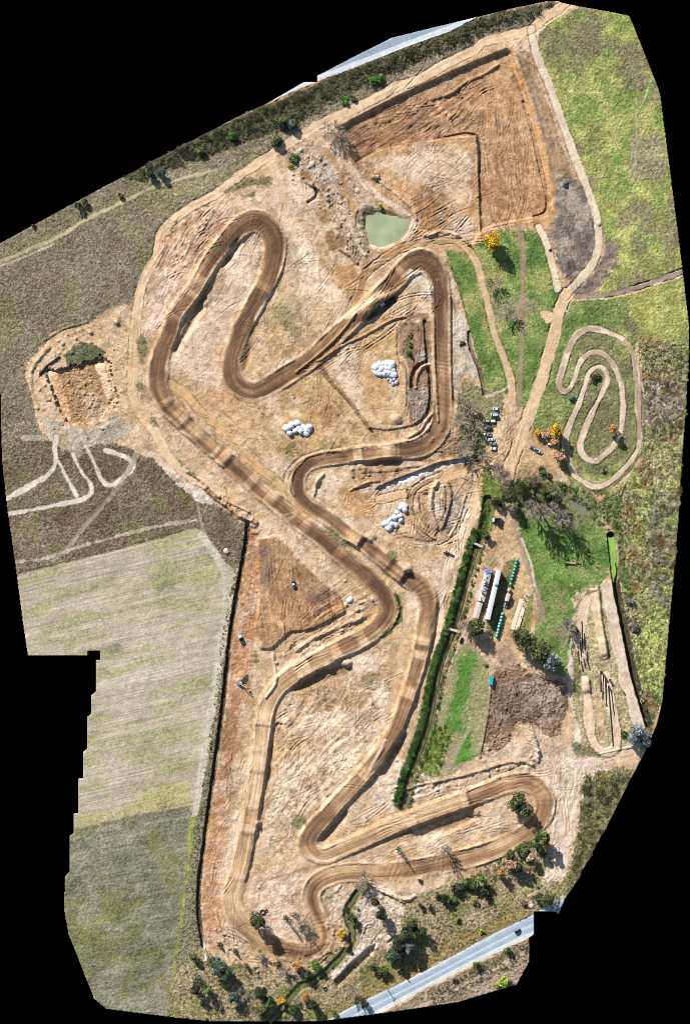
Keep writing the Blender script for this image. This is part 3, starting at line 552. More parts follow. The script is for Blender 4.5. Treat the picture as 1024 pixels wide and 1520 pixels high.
# jumps: gentle rise, steep drop (placed along the lap direction seen in the photograph)
near = d < 26; sT = s[near]; JMP = np.zeros(sT.shape, F32); DRYj = np.zeros(sT.shape, F32)
def jump(p, up, top, down, h):
    a = s_at(p); t = (sT-a+LT/2) % LT-LT/2
    prof = np.where(t < -top/2, smooth((t+top/2+up)/up), smooth((top/2+down-t)/down))
    prof = np.where((t < -top/2-up) | (t > top/2+down), 0, prof)
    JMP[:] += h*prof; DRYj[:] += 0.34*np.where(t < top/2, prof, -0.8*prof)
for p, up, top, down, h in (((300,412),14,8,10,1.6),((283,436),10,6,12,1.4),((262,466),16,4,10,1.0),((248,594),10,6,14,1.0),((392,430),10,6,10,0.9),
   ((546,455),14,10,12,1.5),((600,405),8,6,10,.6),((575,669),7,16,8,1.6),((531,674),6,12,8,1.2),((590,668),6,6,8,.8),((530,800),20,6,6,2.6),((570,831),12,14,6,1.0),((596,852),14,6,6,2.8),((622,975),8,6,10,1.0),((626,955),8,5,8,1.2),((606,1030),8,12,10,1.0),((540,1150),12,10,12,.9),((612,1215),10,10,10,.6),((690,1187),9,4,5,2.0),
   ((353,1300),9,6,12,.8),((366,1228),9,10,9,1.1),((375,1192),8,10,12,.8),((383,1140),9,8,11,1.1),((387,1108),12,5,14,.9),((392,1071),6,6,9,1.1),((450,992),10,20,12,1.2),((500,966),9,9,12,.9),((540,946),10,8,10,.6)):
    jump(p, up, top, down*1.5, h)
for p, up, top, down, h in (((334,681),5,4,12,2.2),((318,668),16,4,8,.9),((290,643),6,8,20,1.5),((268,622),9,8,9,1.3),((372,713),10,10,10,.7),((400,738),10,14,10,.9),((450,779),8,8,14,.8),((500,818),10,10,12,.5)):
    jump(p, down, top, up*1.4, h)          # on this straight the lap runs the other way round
HGT[near] += JMP*smooth((hw+3-d)/4)[near]
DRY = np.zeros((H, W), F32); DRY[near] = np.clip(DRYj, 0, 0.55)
# ruts and whoops
ruts = 0.55*vnoise(sg/1.6+40, s/55, 360)+0.45*vnoise(sg/3.0+80, s/90, 362)
HGT += inT*(ruts-0.5)*0.55
wh = 0.5+0.5*np.sin(s/1.25+14*fbm(34, 364, 3)+sg*0.22)
whm = np.zeros((H, W), F32)
for c, L in (((330,365),90),((390,340),70),((620,390),90),((655,560),130),((455,700),60),((600,1292),190),((440,1412),90),((800,1190),70),((630,880),60),((480,1370),60)):
    a = s_at(c); t = np.abs((s-a+LT/2) % LT-LT/2); whm = np.maximum(whm, smooth((L/2-t)/15))
HGT += inT*whm*(wh-0.5)*0.26*stretch(fbm(18, 366, 2))
lane = 0.65*vnoise(sg/5.5+30, s/130, 368)+0.35*vnoise(sg/9+60, s/60, 369)
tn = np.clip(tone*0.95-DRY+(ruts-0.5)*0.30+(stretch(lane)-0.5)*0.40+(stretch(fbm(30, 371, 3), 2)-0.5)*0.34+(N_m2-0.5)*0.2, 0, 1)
inner = smooth((hw*0.8-edge)/4+0.5)
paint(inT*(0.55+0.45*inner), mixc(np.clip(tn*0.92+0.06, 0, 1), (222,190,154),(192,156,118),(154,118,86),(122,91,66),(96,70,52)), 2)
# twin lines worn across the track
line([(380,772),(430,762),(445,755)], 3, (206,172,130), None, 2, 0.6); line([(425,745),(440,760),(424,775)], 5, (206,176,136), None, 3, 0.6)
ROUGH[:] = ROUGH*(1-inT)+0.5*inT

# ------------------------------------------------------------------ second dark lane inside the top-right loop, ridges and cuttings
line([(470,535),(500,515),(531,496),(560,482),(585,474),(610,468),(632,470)], 9, [(140,106,74),(164,128,92)], None, 3, 0.85, streak=0.4, seed=370)
ridge([(440,552),(475,524),(505,495),(528,466)], 5, 1.6, (176,138,94), 0.6)
ridge([(472,536),(510,512),(540,498),(580,475),(600,470)], 5, 1.4, (170,132,92), 0.6)
ridge([(474,540),(490,565),(515,592),(535,618),(548,635)], 6, 1.6, (130,98,72), 0.7)
ridge([(548,634),(580,636),(612,630)], 6, 1.2, (140,108,82), 0.6)
SHADOW_HOLE = [(540,476),(552,460),(563,450),(585,438),(588,446),(572,462),(556,470)]
level(SHADOW_HOLE, -4.5, 1); ppoly(SHADOW_HOLE, 1, (96,84,70), None, 0.7)  # hollow sunk to hold a cast shadow, which is also painted dark
line([(514,470),(530,458),(548,446),(565,436)], 9, (222,196,164), None, 3, 0.9)
ridge([(535,470),(552,452),(580,435)], 19, 1.8)
zone([(600,395),(625,405),(640,425),(642,450),(625,440),(605,420)], [(196,176,150),(214,196,170)], None, 3, 4, 372)
# earthworks at the right of the plateau
zone([(592,480),(640,475),(640,540),(640,620),(615,632),(606,600),(606,540),(590,520)], [(118,92,72),(150,118,92),(176,142,112)], None, 3, 4, 374)
grooves([(606,480),(636,475),(636,535),(606,535)], 90, 3, 0.3, 376, 0.3)
zone([(606,575),(638,570),(640,610),(622,628),(607,615)], [(120,104,94),(148,132,120),(170,154,140)], None, 3, 3, 375, rough=3)
zone([(614,530),(628,515),(635,530),(620,540)], [(160,148,134),(186,174,160)], None, 3, 3, 375, rough=3)
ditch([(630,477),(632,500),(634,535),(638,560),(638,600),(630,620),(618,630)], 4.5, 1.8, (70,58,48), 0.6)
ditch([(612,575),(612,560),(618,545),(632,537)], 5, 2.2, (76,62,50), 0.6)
ridge([(617,575),(618,560),(626,545),(636,541)], 6, 1.6, (206,170,132), 0.8)
ridge([(588,485),(588,530),(600,545),(602,600)], 5, 0.8, (150,116,84), 0.5)
ridge([(643,470),(645,540),(648,600),(650,625)], 5, 1.4, (190,156,116), 0.7)
ridge([(668,440),(668,520),(670,590)], 4, 0.9, (176,150,124), 0.6)
ridge([(605,650),(622,640),(632,625),(640,615)], 6, 1.8, (196,164,130), 0.7)
bump(589, 621, 10, 2.0, col=(176,150,124), a=0.6)
# white-lined trench
ditch([(525,727),(548,722)], 3, 0.8); 
line([(537,728),(562,722)], 7, [(196,186,172),(226,222,214)], None, 2, wob=2, seed=380)
line([(565,724),(590,716),(620,706),(650,694),(686,684)], 7, [(214,214,216),(238,238,240),(226,224,222)], None, 1.5, wob=1.5, seed=381, rough=1.2)
ridge([(560,722),(590,709),(620,698),(650,686),(690,679)], 6, 2.4, (120,98,78), 0.8)
ridge([(520,728),(545,716),(562,714)], 6, 1.2, (150,116,88), 0.7)
ridge([(540,700),(580,697),(610,692),(640,690)], 8, 0.8, (140,110,84), 0.5, n=1)
ridge([(606,730),(611,760),(625,785),(645,800)], 5, 1.5, (176,140,100), 0.6); ditch([(605,728),(609,750)], 3, 1.2, (70,56,44), 0.6)
for c in ((633,735),(646,727)): bump(c[0], c[1], 4, -1.5, 0.6)
ridge([(658,720),(660,745),(655,770)], 6, 1.0, (130,116,98), 0.7)
ditch([(650,790),(640,806),(600,798),(590,790)], 5, 0.6, (130,112,94), 0.5)
line([(655,704),(620,722),(609,742),(613,768),(630,795),(652,804),(676,786),(690,752)], 7, [(168,132,98),(190,156,120)], None, 3, .8, streak=.4, seed=383, edge=.7)
ridge([(648,716),(640,735),(640,760),(648,782)], 10, 1.8, (210,184,154), .6); ridge([(664,716),(668,735),(664,760),(655,784)], 8, 1.6, (128,112,92), .6)
ridge([(620,735),(622,760),(634,780)], 5, 1.2, (160,128,98), .6)
ridge([(690,735),(682,765),(668,795)], 5, .9, (196,172,146), .5)
line([(505,668),(460,676),(432,696),(426,720),(436,748)], 5, (206,172,132), None, 3, .6, seed=387, edge=.5)
ridge([(452,683),(438,697),(433,715),(437,735)], 4, .9, (170,134,98), .5)
# hillocks between lanes
bump(605, 843, 7, 2.6, 0.8, col=(226,196,164)); bump(550, 797, 8, 2.2, 0.8); bump(470, 713, 9, 1.6)
ridge([(466,735),(470,715),(480,704)], 7, 1.4, (216,190,158), 0.7)
bump(535, 693, 6, 1.5, 0.7)
zone([(525,690),(530,665),(570,655),(590,658),(585,664),(540,668)], [(214,186,148),(228,204,168)], None, 3, 4, 382, a=.8)
# pit relief
level(PIT_A, -3.4, 1); level(PIT_B, -1.4, 1)
line([(528,240),(560,223),(600,213),(640,207),(707,201),(711,262),(714,342)], 3.5, (110,80,58), None, 1.5, 0.7, seed=384)  # shade along the plateau step, painted as a dark line
ditch([(528,240),(560,223),(600,213),(640,207),(707,201),(711,262),(714,342)], 3, 1.1)
ditch([(714,344),(735,337),(792,325),(812,318),(818,308)], 2.5, 0.9, (96,76,58), 0.5)
ridge([(640,147),(668,138),(690,122),(720,108),(740,95)], 6, 1.3, (140,104,74), 0.5, n=1)
ditch([(776,150),(790,200),(801,250),(811,300),(806,316),(792,321)], 2.6, 1.2, (92,74,58), .6)
ridge([(757,100),(776,150),(792,205),(806,260),(810,300)], 5, 0.8, (140,112,90), 0.7, n=1)
grooves([(715,120),(765,110),(800,250),(812,318),(718,335),(712,210)], 82, 2.0, 0.24, 386, 0.34, along=70); grooves([(735,200),(770,200),(790,300),(740,310)], 55, 2.0, 0.2, 389, 0.25)
grooves([(730,280),(812,270),(815,318),(730,332)], 20, 2.6, 0.22, 388, 0.25)
grooves([(690,120),(740,100),(760,160),(720,220),(690,200)], 60, 2.6, 0.24, 387, 0.25)
grooves([(500,195),(640,135),(700,130),(700,198),(600,210),(530,236)], -35, 4.0, 0.55, 390, 0.40, along=22)
grooves([(580,230),(700,205),(705,290),(640,280)], -40, 2.0, 0.20, 392, 0.2); grooves([(545,245),(640,222),(640,270),(580,260)], 25, 2.0, 0.18, 393, 0.18)
grooves([(610,280),(650,275),(660,345),(615,345)], 70, 3.0, 0.4, 394, 0.3)
grooves([(620,70),(640,120),(560,160),(520,185)], -26, 3, 0.1, 395, 0.1)
line([(560,245),(600,268),(640,290),(700,310)], 6, (190,152,112), None, 4, .6, streak=.3, seed=396)
grooves(TRI, 83, 3.4, 0.40, 398, 0.42, along=60); grooves([(465,915),(505,888),(513,908),(440,940)], -32, 2.6, 0.4, 397, 0.3)
grooves([(366,790),(384,800),(380,960),(340,1100),(305,1395),(330,1395),(352,1080)], 96, 2.6, 0.22, 400, 0.22)
grooves(CH, 60, 3.0, 0.5, 402, 0.25, along=20)
grooves([(75,500),(135,484),(190,470),(200,540),(190,600),(180,560),(150,515),(110,505)], 25, 3.2, 0.25, 404, 0.2)
grooves(GREY, 75, 3, 0.2, 406, 0.2)
grooves([(420,1040),(580,1010),(560,1100),(480,1190),(410,1280),(395,1180)], -50, 5, 0.4, 408, 0.18, along=30)
grooves([(400,395),(460,430),(520,470),(440,540),(400,560),(390,500)], -55, 5, 0.22, 410, 0.15)
grooves([(240,350),(330,300),(300,420),(220,500),(220,420)], -58, 4, 0.5, 412, 0.2)
grooves([(480,870),(560,870),(560,905),(500,945),(430,960)], -30, 4, 0.5, 414, 0.2)
grooves([(520,430),(560,400),(640,370),(640,300),(610,300),(600,350),(540,390)], -28, 3, 0.35, 416, 0.25)
grooves([(420,600),(640,640),(640,700),(420,690)], 10, 5, 0.2, 418, 0.15)
grooves([(820,1110),(880,1130),(850,1290),(810,1300),(815,1200)], 95, 4, 0.3, 420, 0.2)
grooves([(560,1160),(700,1150),(790,1130),(780,1150),(600,1200)], -15, 3.5, 0.6, 421, 0.3)
sl_ = window(LP, 30); HGT[sl_] -= 2.6*wpoly(LP, 1.2, 4, 266, sl_, 7); level([(72,555),(86,550),(94,580),(108,612),(106,626),(82,580)], 1.5, 2); level([(142,545),(156,540),(168,575),(171,590),(160,595)], 1.5, 2)
level(TRI, 1.9, 1)
# cast shadows beside raised lanes: ground cut away and painted darker
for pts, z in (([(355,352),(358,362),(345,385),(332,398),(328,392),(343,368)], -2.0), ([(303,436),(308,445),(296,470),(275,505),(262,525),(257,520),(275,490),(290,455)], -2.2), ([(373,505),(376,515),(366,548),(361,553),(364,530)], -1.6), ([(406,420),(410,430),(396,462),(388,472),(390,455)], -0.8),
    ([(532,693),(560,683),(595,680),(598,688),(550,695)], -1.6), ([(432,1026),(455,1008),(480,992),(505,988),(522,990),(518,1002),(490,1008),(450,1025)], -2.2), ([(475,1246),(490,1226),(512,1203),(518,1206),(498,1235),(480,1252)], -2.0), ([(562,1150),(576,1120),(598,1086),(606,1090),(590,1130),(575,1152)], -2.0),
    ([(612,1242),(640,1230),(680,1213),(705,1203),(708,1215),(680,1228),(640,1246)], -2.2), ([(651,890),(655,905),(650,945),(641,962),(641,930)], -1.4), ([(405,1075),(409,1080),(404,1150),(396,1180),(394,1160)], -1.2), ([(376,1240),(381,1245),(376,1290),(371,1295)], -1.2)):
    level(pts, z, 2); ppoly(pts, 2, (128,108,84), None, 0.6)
for c, r, h in (((303,449),7,2.0),((515,985),8,2.6),((489,990),7,2.0),((705,1206),8,2.4),((384,1222),5,2.2),((412,1076),4,-1.5),((418,1076),3,-1.5),((556,262),8,2.2),((838,272),6,2.4),((600,478),4,1.0),((173,478),6,1.2),((315,448),6,-.8)):
    bump(c[0], c[1], r, h)
ridge([(440,965),(470,945),(500,932),(540,915)], 10, 1.6, (196,168,138), 0.5, n=1)
ridge([(405,972),(410,1010),(395,1035)], 6, 1.4, (216,190,160), 0.6)
ridge([(550,1142),(562,1120),(572,1100)], 8, 1.0, (222,196,164), 0.5)
ridge([(600,1175),(620,1165),(690,1150),(760,1130),(790,1135)], 8, 1.2, (160,134,110), 0.6, n=1)
ridge([(790,1090),(797,1110),(798,1130)], 8, 2.0, (196,178,160), 0.7, n=1)
ridge([(540,1305),(565,1320),(600,1335),(615,1330)], 8, 1.6, (216,190,160), 0.8)
ridge([(490,1330),(505,1315)], 8, 0.8); 
ridge([(306,725),(318,738),(335,750),(355,765),(380,775)], 8, 2.0, (170,126,92), 0.7, n=1)
ridge([(277,700),(300,715),(320,735),(345,748),(370,760)], 4, 1.2, (150,116,88), 0.6, n=1)
ridge([(320,1350),(328,1380),(340,1410),(370,1440)], 5, 0.8, n=1)
ridge([(600,1340),(560,1320)], 4, 1)
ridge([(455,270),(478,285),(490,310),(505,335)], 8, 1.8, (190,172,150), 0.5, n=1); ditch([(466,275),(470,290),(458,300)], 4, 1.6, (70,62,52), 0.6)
ridge([(505,370),(520,380),(530,390)], 7, 1.6, (150,126,104), 0.6, n=1)
ridge([(630,350),(655,344),(685,352),(695,362)], 8, 2.4, (196,170,144), 0.7, n=1)
ridge([(555,262),(590,290),(612,310),(618,325)], 5, 1.2, (196,168,138), 0.6)
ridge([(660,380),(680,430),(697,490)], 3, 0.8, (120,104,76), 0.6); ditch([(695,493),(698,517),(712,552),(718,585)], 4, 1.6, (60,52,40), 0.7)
ridge([(730,1001),(724,1060),(712,1125)], 3, 0.7, (96,80,66), 0.6)
ridge([(885,1120),(915,1113),(940,1108)], 3, .6)
# field edge ditch and other ditches
ditch([(368,776),(366,800),(356,860),(348,900),(342,945),(335,1010),(328,1072),(315,1165),(301,1271),(297,1300),(295,1350),(299,1385),(303,1404)], 6, 2.2, (64,56,44), 0.9)  # the dark colour paints the shade lying in the ditch
line([(303,1400),(304,1408),(306,1425)], 2, (224,216,206), None, 1)
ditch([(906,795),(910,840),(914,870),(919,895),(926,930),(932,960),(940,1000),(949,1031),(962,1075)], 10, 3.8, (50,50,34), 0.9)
CANAL = [(724,742),(721,765),(716,790),(706,815),(699,842),(690,875),(683,900),(674,930),(668,950),(660,972),(652,995),(645,1030),(637,1070),(625,1110),(612,1145),(603,1175),(598,1198)]
ditch(CANAL, 13, 2.4, (96,88,56), 0.8, sharp=4)
RIV = [(531,1325),(522,1340),(515,1355),(521,1375),(524,1390),(518,1406),(498,1430),(478,1447),(462,1460),(447,1464),(432,1480),(419,1498),(400,1519)]
ditch(RIV, 11, 2.0, (110,104,66), 0.8, sharp=4)
line([(530,1330),(520,1350),(528,1385),(520,1410),(498,1435)], 14, [(80,92,44),(120,124,64)], None, 6, 0.5)
POND = [(544,322),(552,318),(562,317),(572,321),(582,322),(594,325),(603,327),(606,342),(593,355),(567,366),(549,361),(544,342)]
level([(541,318),(562,312),(585,318),(606,324),(609,343),(594,358),(567,369),(547,364),(541,342)], -2.0, 3)
ridge([(541,330),(532,310),(525,330),(535,360),(545,372)], 8, 1.0, (150,132,108), 0.6, n=1)
zone([(538,300),(556,305),(560,318),(545,325),(540,345),(532,330)], [(84,78,64),(120,108,88)], None, 3, 4, 430)
zone([(560,307),(570,310),(575,320),(566,320)], [(84,110,48),(110,130,60)], None, 2, 3, 431)
APOND = [(843,742),(852,741),(866,749),(878,757),(874,766),(858,761),(846,752)]
level(APOND, -1.2, 2)
BP = [(790,1284),(804,1281),(812,1287),(806,1300),(794,1304),(788,1296)]
level(BP, -0.8, 2)
zone([(790,1284),(804,1281),(812,1287),(806,1300),(794,1304),(788,1296)], [(150,130,90)], None, 3, 4, 432)
# pale sand thrown up beside the track and in the lanes between
inTs = 1-np.clip(inT*1.4, 0, 1)
for pts in ([(418,1000),(420,989),(454,960),(482,955),(492,960),(461,980),(432,994)], [(383,1060),(386,1085),(378,1107),(371,1142),(362,1172),(358,1210),(350,1247),(340,1295),(333,1297),(336,1266),(348,1210),(357,1158),(367,1118),(376,1083)], [(604,866),(619,884),(622,922),(612,940),(606,970),(600,990),(604,940),(603,900)], [(580,1055),(562,1100),(545,1124),(534,1128),(555,1090),(572,1060)],
  [(423,796),(440,806),(470,838),(502,874),(494,878),(462,850),(432,820)], [(470,760),(482,753),(528,784),(536,800),(520,800),(499,781)], [(612,828),(630,838),(650,858),(640,862),(618,846)], [(607,1214),(611,1206),(644,1183),(686,1167),(717,1160),(719,1168),(691,1177),(644,1200)], [(478,1186),(508,1163),(530,1150),(503,1178),(486,1198)], [(621,1243),(649,1233),(691,1222),(722,1205),(760,1190),(780,1200),(750,1225),(719,1238),(691,1254),(658,1266),(625,1274)],
  [(512,472),(530,459),(548,446),(566,434),(570,440),(548,455),(528,470)], [(400,340),(416,345),(420,380),(408,430),(400,450),(404,420),(414,380)], [(540,1302),(600,1304),(612,1330),(570,1328),(548,1318)], [(270,500),(300,455),(330,410),(350,370),(376,345),(392,360),(386,395),(350,470),(325,530),(330,580),(280,560),(258,535)], [(500,1312),(512,1312),(508,1345),(494,1372),(488,1350)], [(640,845),(660,830),(672,800),(690,750),(700,740),(694,790),(670,850),(655,930),(648,980),(640,990),(648,900)]):
    sl_ = window(pts, 16); m_ = wpoly(pts, 1.0, 3, 290, sl_, 6)*inTs[sl_]
    paint(m_, mixc(0.5*N_m2[sl_]+0.3*N_fin[sl_]+.2*N_sml[sl_], (196,168,138),(216,190,162),(228,206,182)), None, .75, sl_)
zone([(551,540),(560,536),(575,535),(587,539),(588,553),(584,561),(568,561),(554,558)], [(216,212,206),(236,234,230)], None, 3, 4, 291)
level([(548,1407),(557,1402),(556,1413),(522,1448),(502,1466),(497,1456),(522,1430)], -3.4, 1); zone([(528,1408),(552,1399),(556,1403),(520,1432),(496,1455),(490,1448)], [(206,188,166),(226,210,192)], None, 2, 3, 292)
bump(361, 1003, 8, 3.0, 1.0, col=(172,122,84)); bump(358, 1010, 5, 1.5, col=(166,118,84))
line([(541,318),(562,311),(588,318),(609,325),(612,343),(596,360),(567,372),(545,367),(540,342),(541,318)], 5, (142,124,96), None, 3, .75, seed=293, rough=1.2)
ppoly([(350,1020),(358,1030),(350,1090),(338,1160),(330,1150),(338,1080)], 4, (132,94,72), None, .45)
# damp and dry patches over the bare earth
och = smooth((stretch(fbm(70, 560, 4), 2)-0.42)*2.5); paint((LAB == 1)*(1-inT)*(1-poly(GREY, 4, FULL))*(1-poly([(840,440),(885,400),(905,345),(918,375),(905,405),(882,436)], 3, FULL))*(1-poly(CH, 3, FULL))*(1-poly([(700,30),(760,70),(830,260),(830,320),(880,250),(800,30)], 4, FULL))*och*0.42, mixc(0.5*N_mid+0.5*N_sml, (176,134,88),(196,156,110),(206,170,128)))
soil0 = (LAB == 1)*(1-0.85*np.maximum(poly(PIT_A, 2, FULL), poly(TRI, 2, FULL))).astype(F32)
wet = smooth((stretch(fbm(22, 500, 5, 0.6), 2.0)-0.60)*5)*smooth((N_big-0.25)*3); paint(soil0*wet*0.38, mixc(N_sml, (132,98,70),(160,124,92)))
dry = smooth((stretch(fbm(26, 506, 5, 0.6), 2.0)-0.62)*5); paint(soil0*dry*0.30, mixc(N_sml, (216,194,170),(228,210,190)))
grn = smooth((stretch(fbm(16, 512, 5, 0.65), 2.0)-0.74)*6)*smooth((N_b2-0.45)*4); paint(soil0*grn*0.45, mixc(spk, (92,90,58),(128,122,82)))
for pts, n, r, h, c in (([(425,220),(460,205),(500,230),(535,290),(545,380),(520,390),(480,320),(450,270)], 90, 4, .9, (196,178,156)), ([(45,540),(70,510),(130,480),(150,500),(100,530),(70,550),(75,600),(60,610)], 40, 4, .9, (206,176,142)), ([(150,540),(185,530),(190,600),(150,640),(140,630),(172,590)], 26, 4, .9, (206,176,142)),
  ([(72,560),(150,535),(172,590),(110,628)], 60, 3, .7, None), (CH, 70, 4, .7, (140,112,94)), ([(510,190),(640,140),(690,150),(690,195),(560,220)], 40, 5, .7, (150,112,84)), ([(305,725),(330,735),(385,775),(380,800),(345,765)], 34, 4, 1.0, (190,156,126)), ([(520,690),(640,690),(650,700),(560,725),(520,730)], 44, 4, .8, (150,120,92)),
  ([(600,640),(640,600),(660,630),(690,660),(690,690),(640,690)], 34, 4, .7, (134,104,80)), ([(490,900),(555,880),(560,900),(500,940)], 26, 4, .9, (206,184,156)), ([(400,960),(520,930),(480,960),(410,990)], 26, 4, .9, (206,184,156)), ([(590,1150),(620,1165),(700,1150),(790,1120),(800,1090),(800,1140),(620,1180),(560,1200)], 60, 4, 1.0, (190,166,140)),
  ([(480,1360),(520,1390),(500,1430),(440,1450),(420,1440),(460,1410)], 34, 4, .9, (210,190,170)), ([(540,1320),(610,1330),(600,1400),(520,1440)], 40, 5, .8, (220,200,178)), ([(310,1360),(350,1400),(400,1450),(340,1430)], 34, 4, .7, (176,146,120)), ([(410,1050),(560,1010),(560,1100),(450,1230),(400,1240)], 70, 5, .6, (176,140,106)), ([(245,330),(330,290),(300,380),(230,440)], 34, 5, .9, (176,136,110))):
    rubble(pts, n, r, h, int(pts[0][0]), c)
# worn marks over the bare earth
for pts, n, ang, spread, L, amp in (
  ([(235,380),(330,300),(300,400),(225,520)], 40, -52, 12, 40, .35), ([(300,400),(390,340),(400,380),(330,560),(270,520)], 36, -58, 16, 34, .25), ([(410,250),(470,300),(530,440),(440,540),(390,560),(370,500),(430,380)], 70, 100, 45, 40, .2),
  ([(240,590),(340,560),(440,640),(430,700),(400,735)], 55, 40, 18, 42, .22), ([(440,560),(540,520),(600,620),(560,660),(440,640)], 60, 60, 55, 32, .25), ([(520,150),(700,90),(760,80),(700,200),(530,230)], 75, -40, 30, 28, .45),
  ([(715,120),(765,110),(812,315),(720,330)], 70, 84, 14, 46, .3), ([(550,230),(705,210),(710,330),(620,340),(560,290)], 55, -42, 40, 32, .3), ([(500,440),(560,390),(640,360),(700,365),(640,300),(620,290),(590,360),(540,385)], 50, -30, 14, 40, .4),
  ([(440,540),(600,400),(640,470),(480,560)], 40, -37, 8, 46, .45), ([(600,480),(645,470),(645,640),(600,640)], 50, 88, 18, 30, .4), ([(640,640),(690,640),(690,690),(600,690)], 34, 0, 60, 20, .35),
  ([(440,690),(560,690),(700,700),(640,830),(520,770)], 80, -5, 45, 36, .3), ([(600,730),(690,710),(680,800),(610,800)], 40, 60, 30, 26, .4), ([(375,790),(512,890),(460,935),(390,960)], 60, 80, 20, 36, .4),
  ([(400,740),(600,860),(560,880),(390,760)], 30, 40, 8, 36, .2), ([(400,960),(560,900),(520,950),(420,1010)], 34, -28, 12, 32, .35), ([(410,1030),(580,1000),(560,1110),(450,1230),(395,1290),(395,1150)], 120, -50, 45, 30, .35),
  ([(365,1300),(460,1300),(470,1400),(380,1380)], 30, 20, 60, 26, .2), ([(310,1300),(345,1100),(390,1050),(360,1290),(340,1400)], 50, 98, 12, 34, .3), ([(305,1380),(350,1360),(450,1430),(400,1450)], 40, 40, 20, 28, .35),
  ([(470,1230),(620,1180),(800,1140),(700,1210),(540,1260)], 50, -20, 10, 40, .3), ([(480,1280),(700,1220),(790,1230),(690,1265),(520,1290)], 60, -16, 10, 40, .25), ([(730,1000),(840,1010),(830,1090),(715,1120)], 90, 60, 45, 20, .5),
  ([(810,1110),(900,1115),(850,1290),(810,1300)], 44, 98, 20, 44, .25), ([(690,690),(716,690),(690,800),(640,960)], 40, 105, 8, 50, .2), ([(660,370),(700,480),(680,600),(660,620)], 30, 85, 8, 40, .25), ([(50,640),(60,530),(130,480),(210,460),(215,620),(150,650)], 60, 40, 60, 24, .3),
  ([(820,270),(880,300),(880,380),(840,430)], 40, 75, 20, 30, .25), ([(740,610),(790,600),(750,700),(720,690)], 36, 115, 20, 40, .2), ([(705,790),(770,810),(760,940),(700,950)], 30, 105, 20, 30, .15), ([(480,210),(540,300),(540,380),(440,250)], 46, 60, 25, 24, .5), ([(560,1330),(500,1340),(480,1440),(600,1400)], 40, 130, 25, 26, .3)):
    strokes(pts, n, ang, spread, L, amp, int(pts[0][0]*7+pts[0][1]))
# weeds on bare ground
def weeds(pts, a=0.8, cols=((82,80,50),(112,108,70),(104,116,60)), seed=240):
    zone(pts, list(cols), None, 3, 5, seed, n=spk, a=a, rough=2.0)
for i, pts in enumerate(([(330,283),(362,264),(402,262),(408,275),(360,275),(335,290)], [(345,295),(378,282),(385,288),(355,300)], [(308,370),(335,345),(332,362),(312,385)], [(250,345),(285,325),(275,340),(255,350)],
   [(203,490),(215,500),(218,540),(205,545)], [(204,560),(216,565),(213,585),(206,580)], [(210,600),(228,620),(238,640),(225,632)], [(246,655),(258,668),(285,700),(300,715),(285,708),(255,680)], [(425,660),(440,650),(432,680),(422,695)], [(426,683),(445,672),(432,690)],
   [(478,775),(500,790),(525,812),(520,818),(495,800),(480,785)], [(572,815),(590,820),(597,838),(585,838),(573,825)], [(605,488),(612,488),(612,530),(604,530)], [(574,866),(590,882),(598,901),(596,920),(580,940),(560,952),(541,962),(557,946),(581,928),(590,906),(585,887)],    [(535,995),(565,1000),(560,1030),(540,1020)], [(570,1010),(582,1000),(578,1025),(570,1030)], [(372,960),(382,965),(384,990),(376,985)], [(430,1210),(455,1205),(455,1230),(440,1235)],    [(480,1320),(500,1312),(490,1345),(478,1350)], [(405,440),(440,470),(430,490),(405,470)], [(420,470),(450,490),(440,505),(420,490)], [(390,610),(402,615),(395,625),(382,620)], [(845,965),(862,980),(860,1040),(852,1030)], [(845,1100),(885,1110),(885,1125),(850,1120)])):
    weeds(pts, 0.85 if i not in (14, 15, 18, 19, 20) else 0.5, seed=240+i)
zone([(576,868),(591,884),(599,903),(596,922),(580,941),(560,953),(575,938),(590,918),(593,904),(587,888)], [(50,64,36),(72,88,46),(92,104,56)], None, 2, 2, 238, n=spk, a=.9, rough=3)
# fine relief, rougher where plants grow
HGT += ROUGH*((N_fin-0.5)*0.17+(N_f2-0.5)*0.10+(N_px-0.5)*0.10)
rg = 1-np.abs(2*fbm(9, 440, 3)-1); rg2 = 1-np.abs(2*fbm(4.5, 446, 2)-1)
soil = np.where(LAB == 1, 1.0, 0.12)
rg3 = fbm(6, 448, 3)
HGT += soil*((rg**4)*0.20*stretch(N_m2, 1.8)+(rg2**3)*0.14*stretch(N_mid, 1.8)+(rg3-0.5)*0.3*stretch(N_b2, 1.8))
RGB *= (1-0.16*soil*(smooth((rg-0.86)*10)*N_b2))[..., None]
RGB *= (1+np.where(LAB == 1, 1, 0.4)*0.20*(N_sml-0.5)+0.17*(N_fin-0.5)+0.15*(N_px-0.5))[..., None]
acc = smooth((stretch(fbm(4.0, 520, 3, 0.7), 2.2)-0.80)*6)*smooth((stretch(fbm(30, 524, 3), 2)-0.42)*4)
RGB *= (1-np.where(LAB == 1, 0.34, 0.12)*acc)[..., None]
lum = RGB.mean(axis=2, keepdims=True); RGB = RGB*0.99+lum*0.01
RGB = np.clip(RGB, 0.004, 0.85)

def hz(x, y):
    xi = min(W-1, max(0, int(round(x)))); yi = min(H-1, max(0, int(round(y)))); return float(HGT[yi, xi])
def P3(x, y, z=None): return ((x-512)*S, (760-y)*S, hz(x, y) if z is None else z)

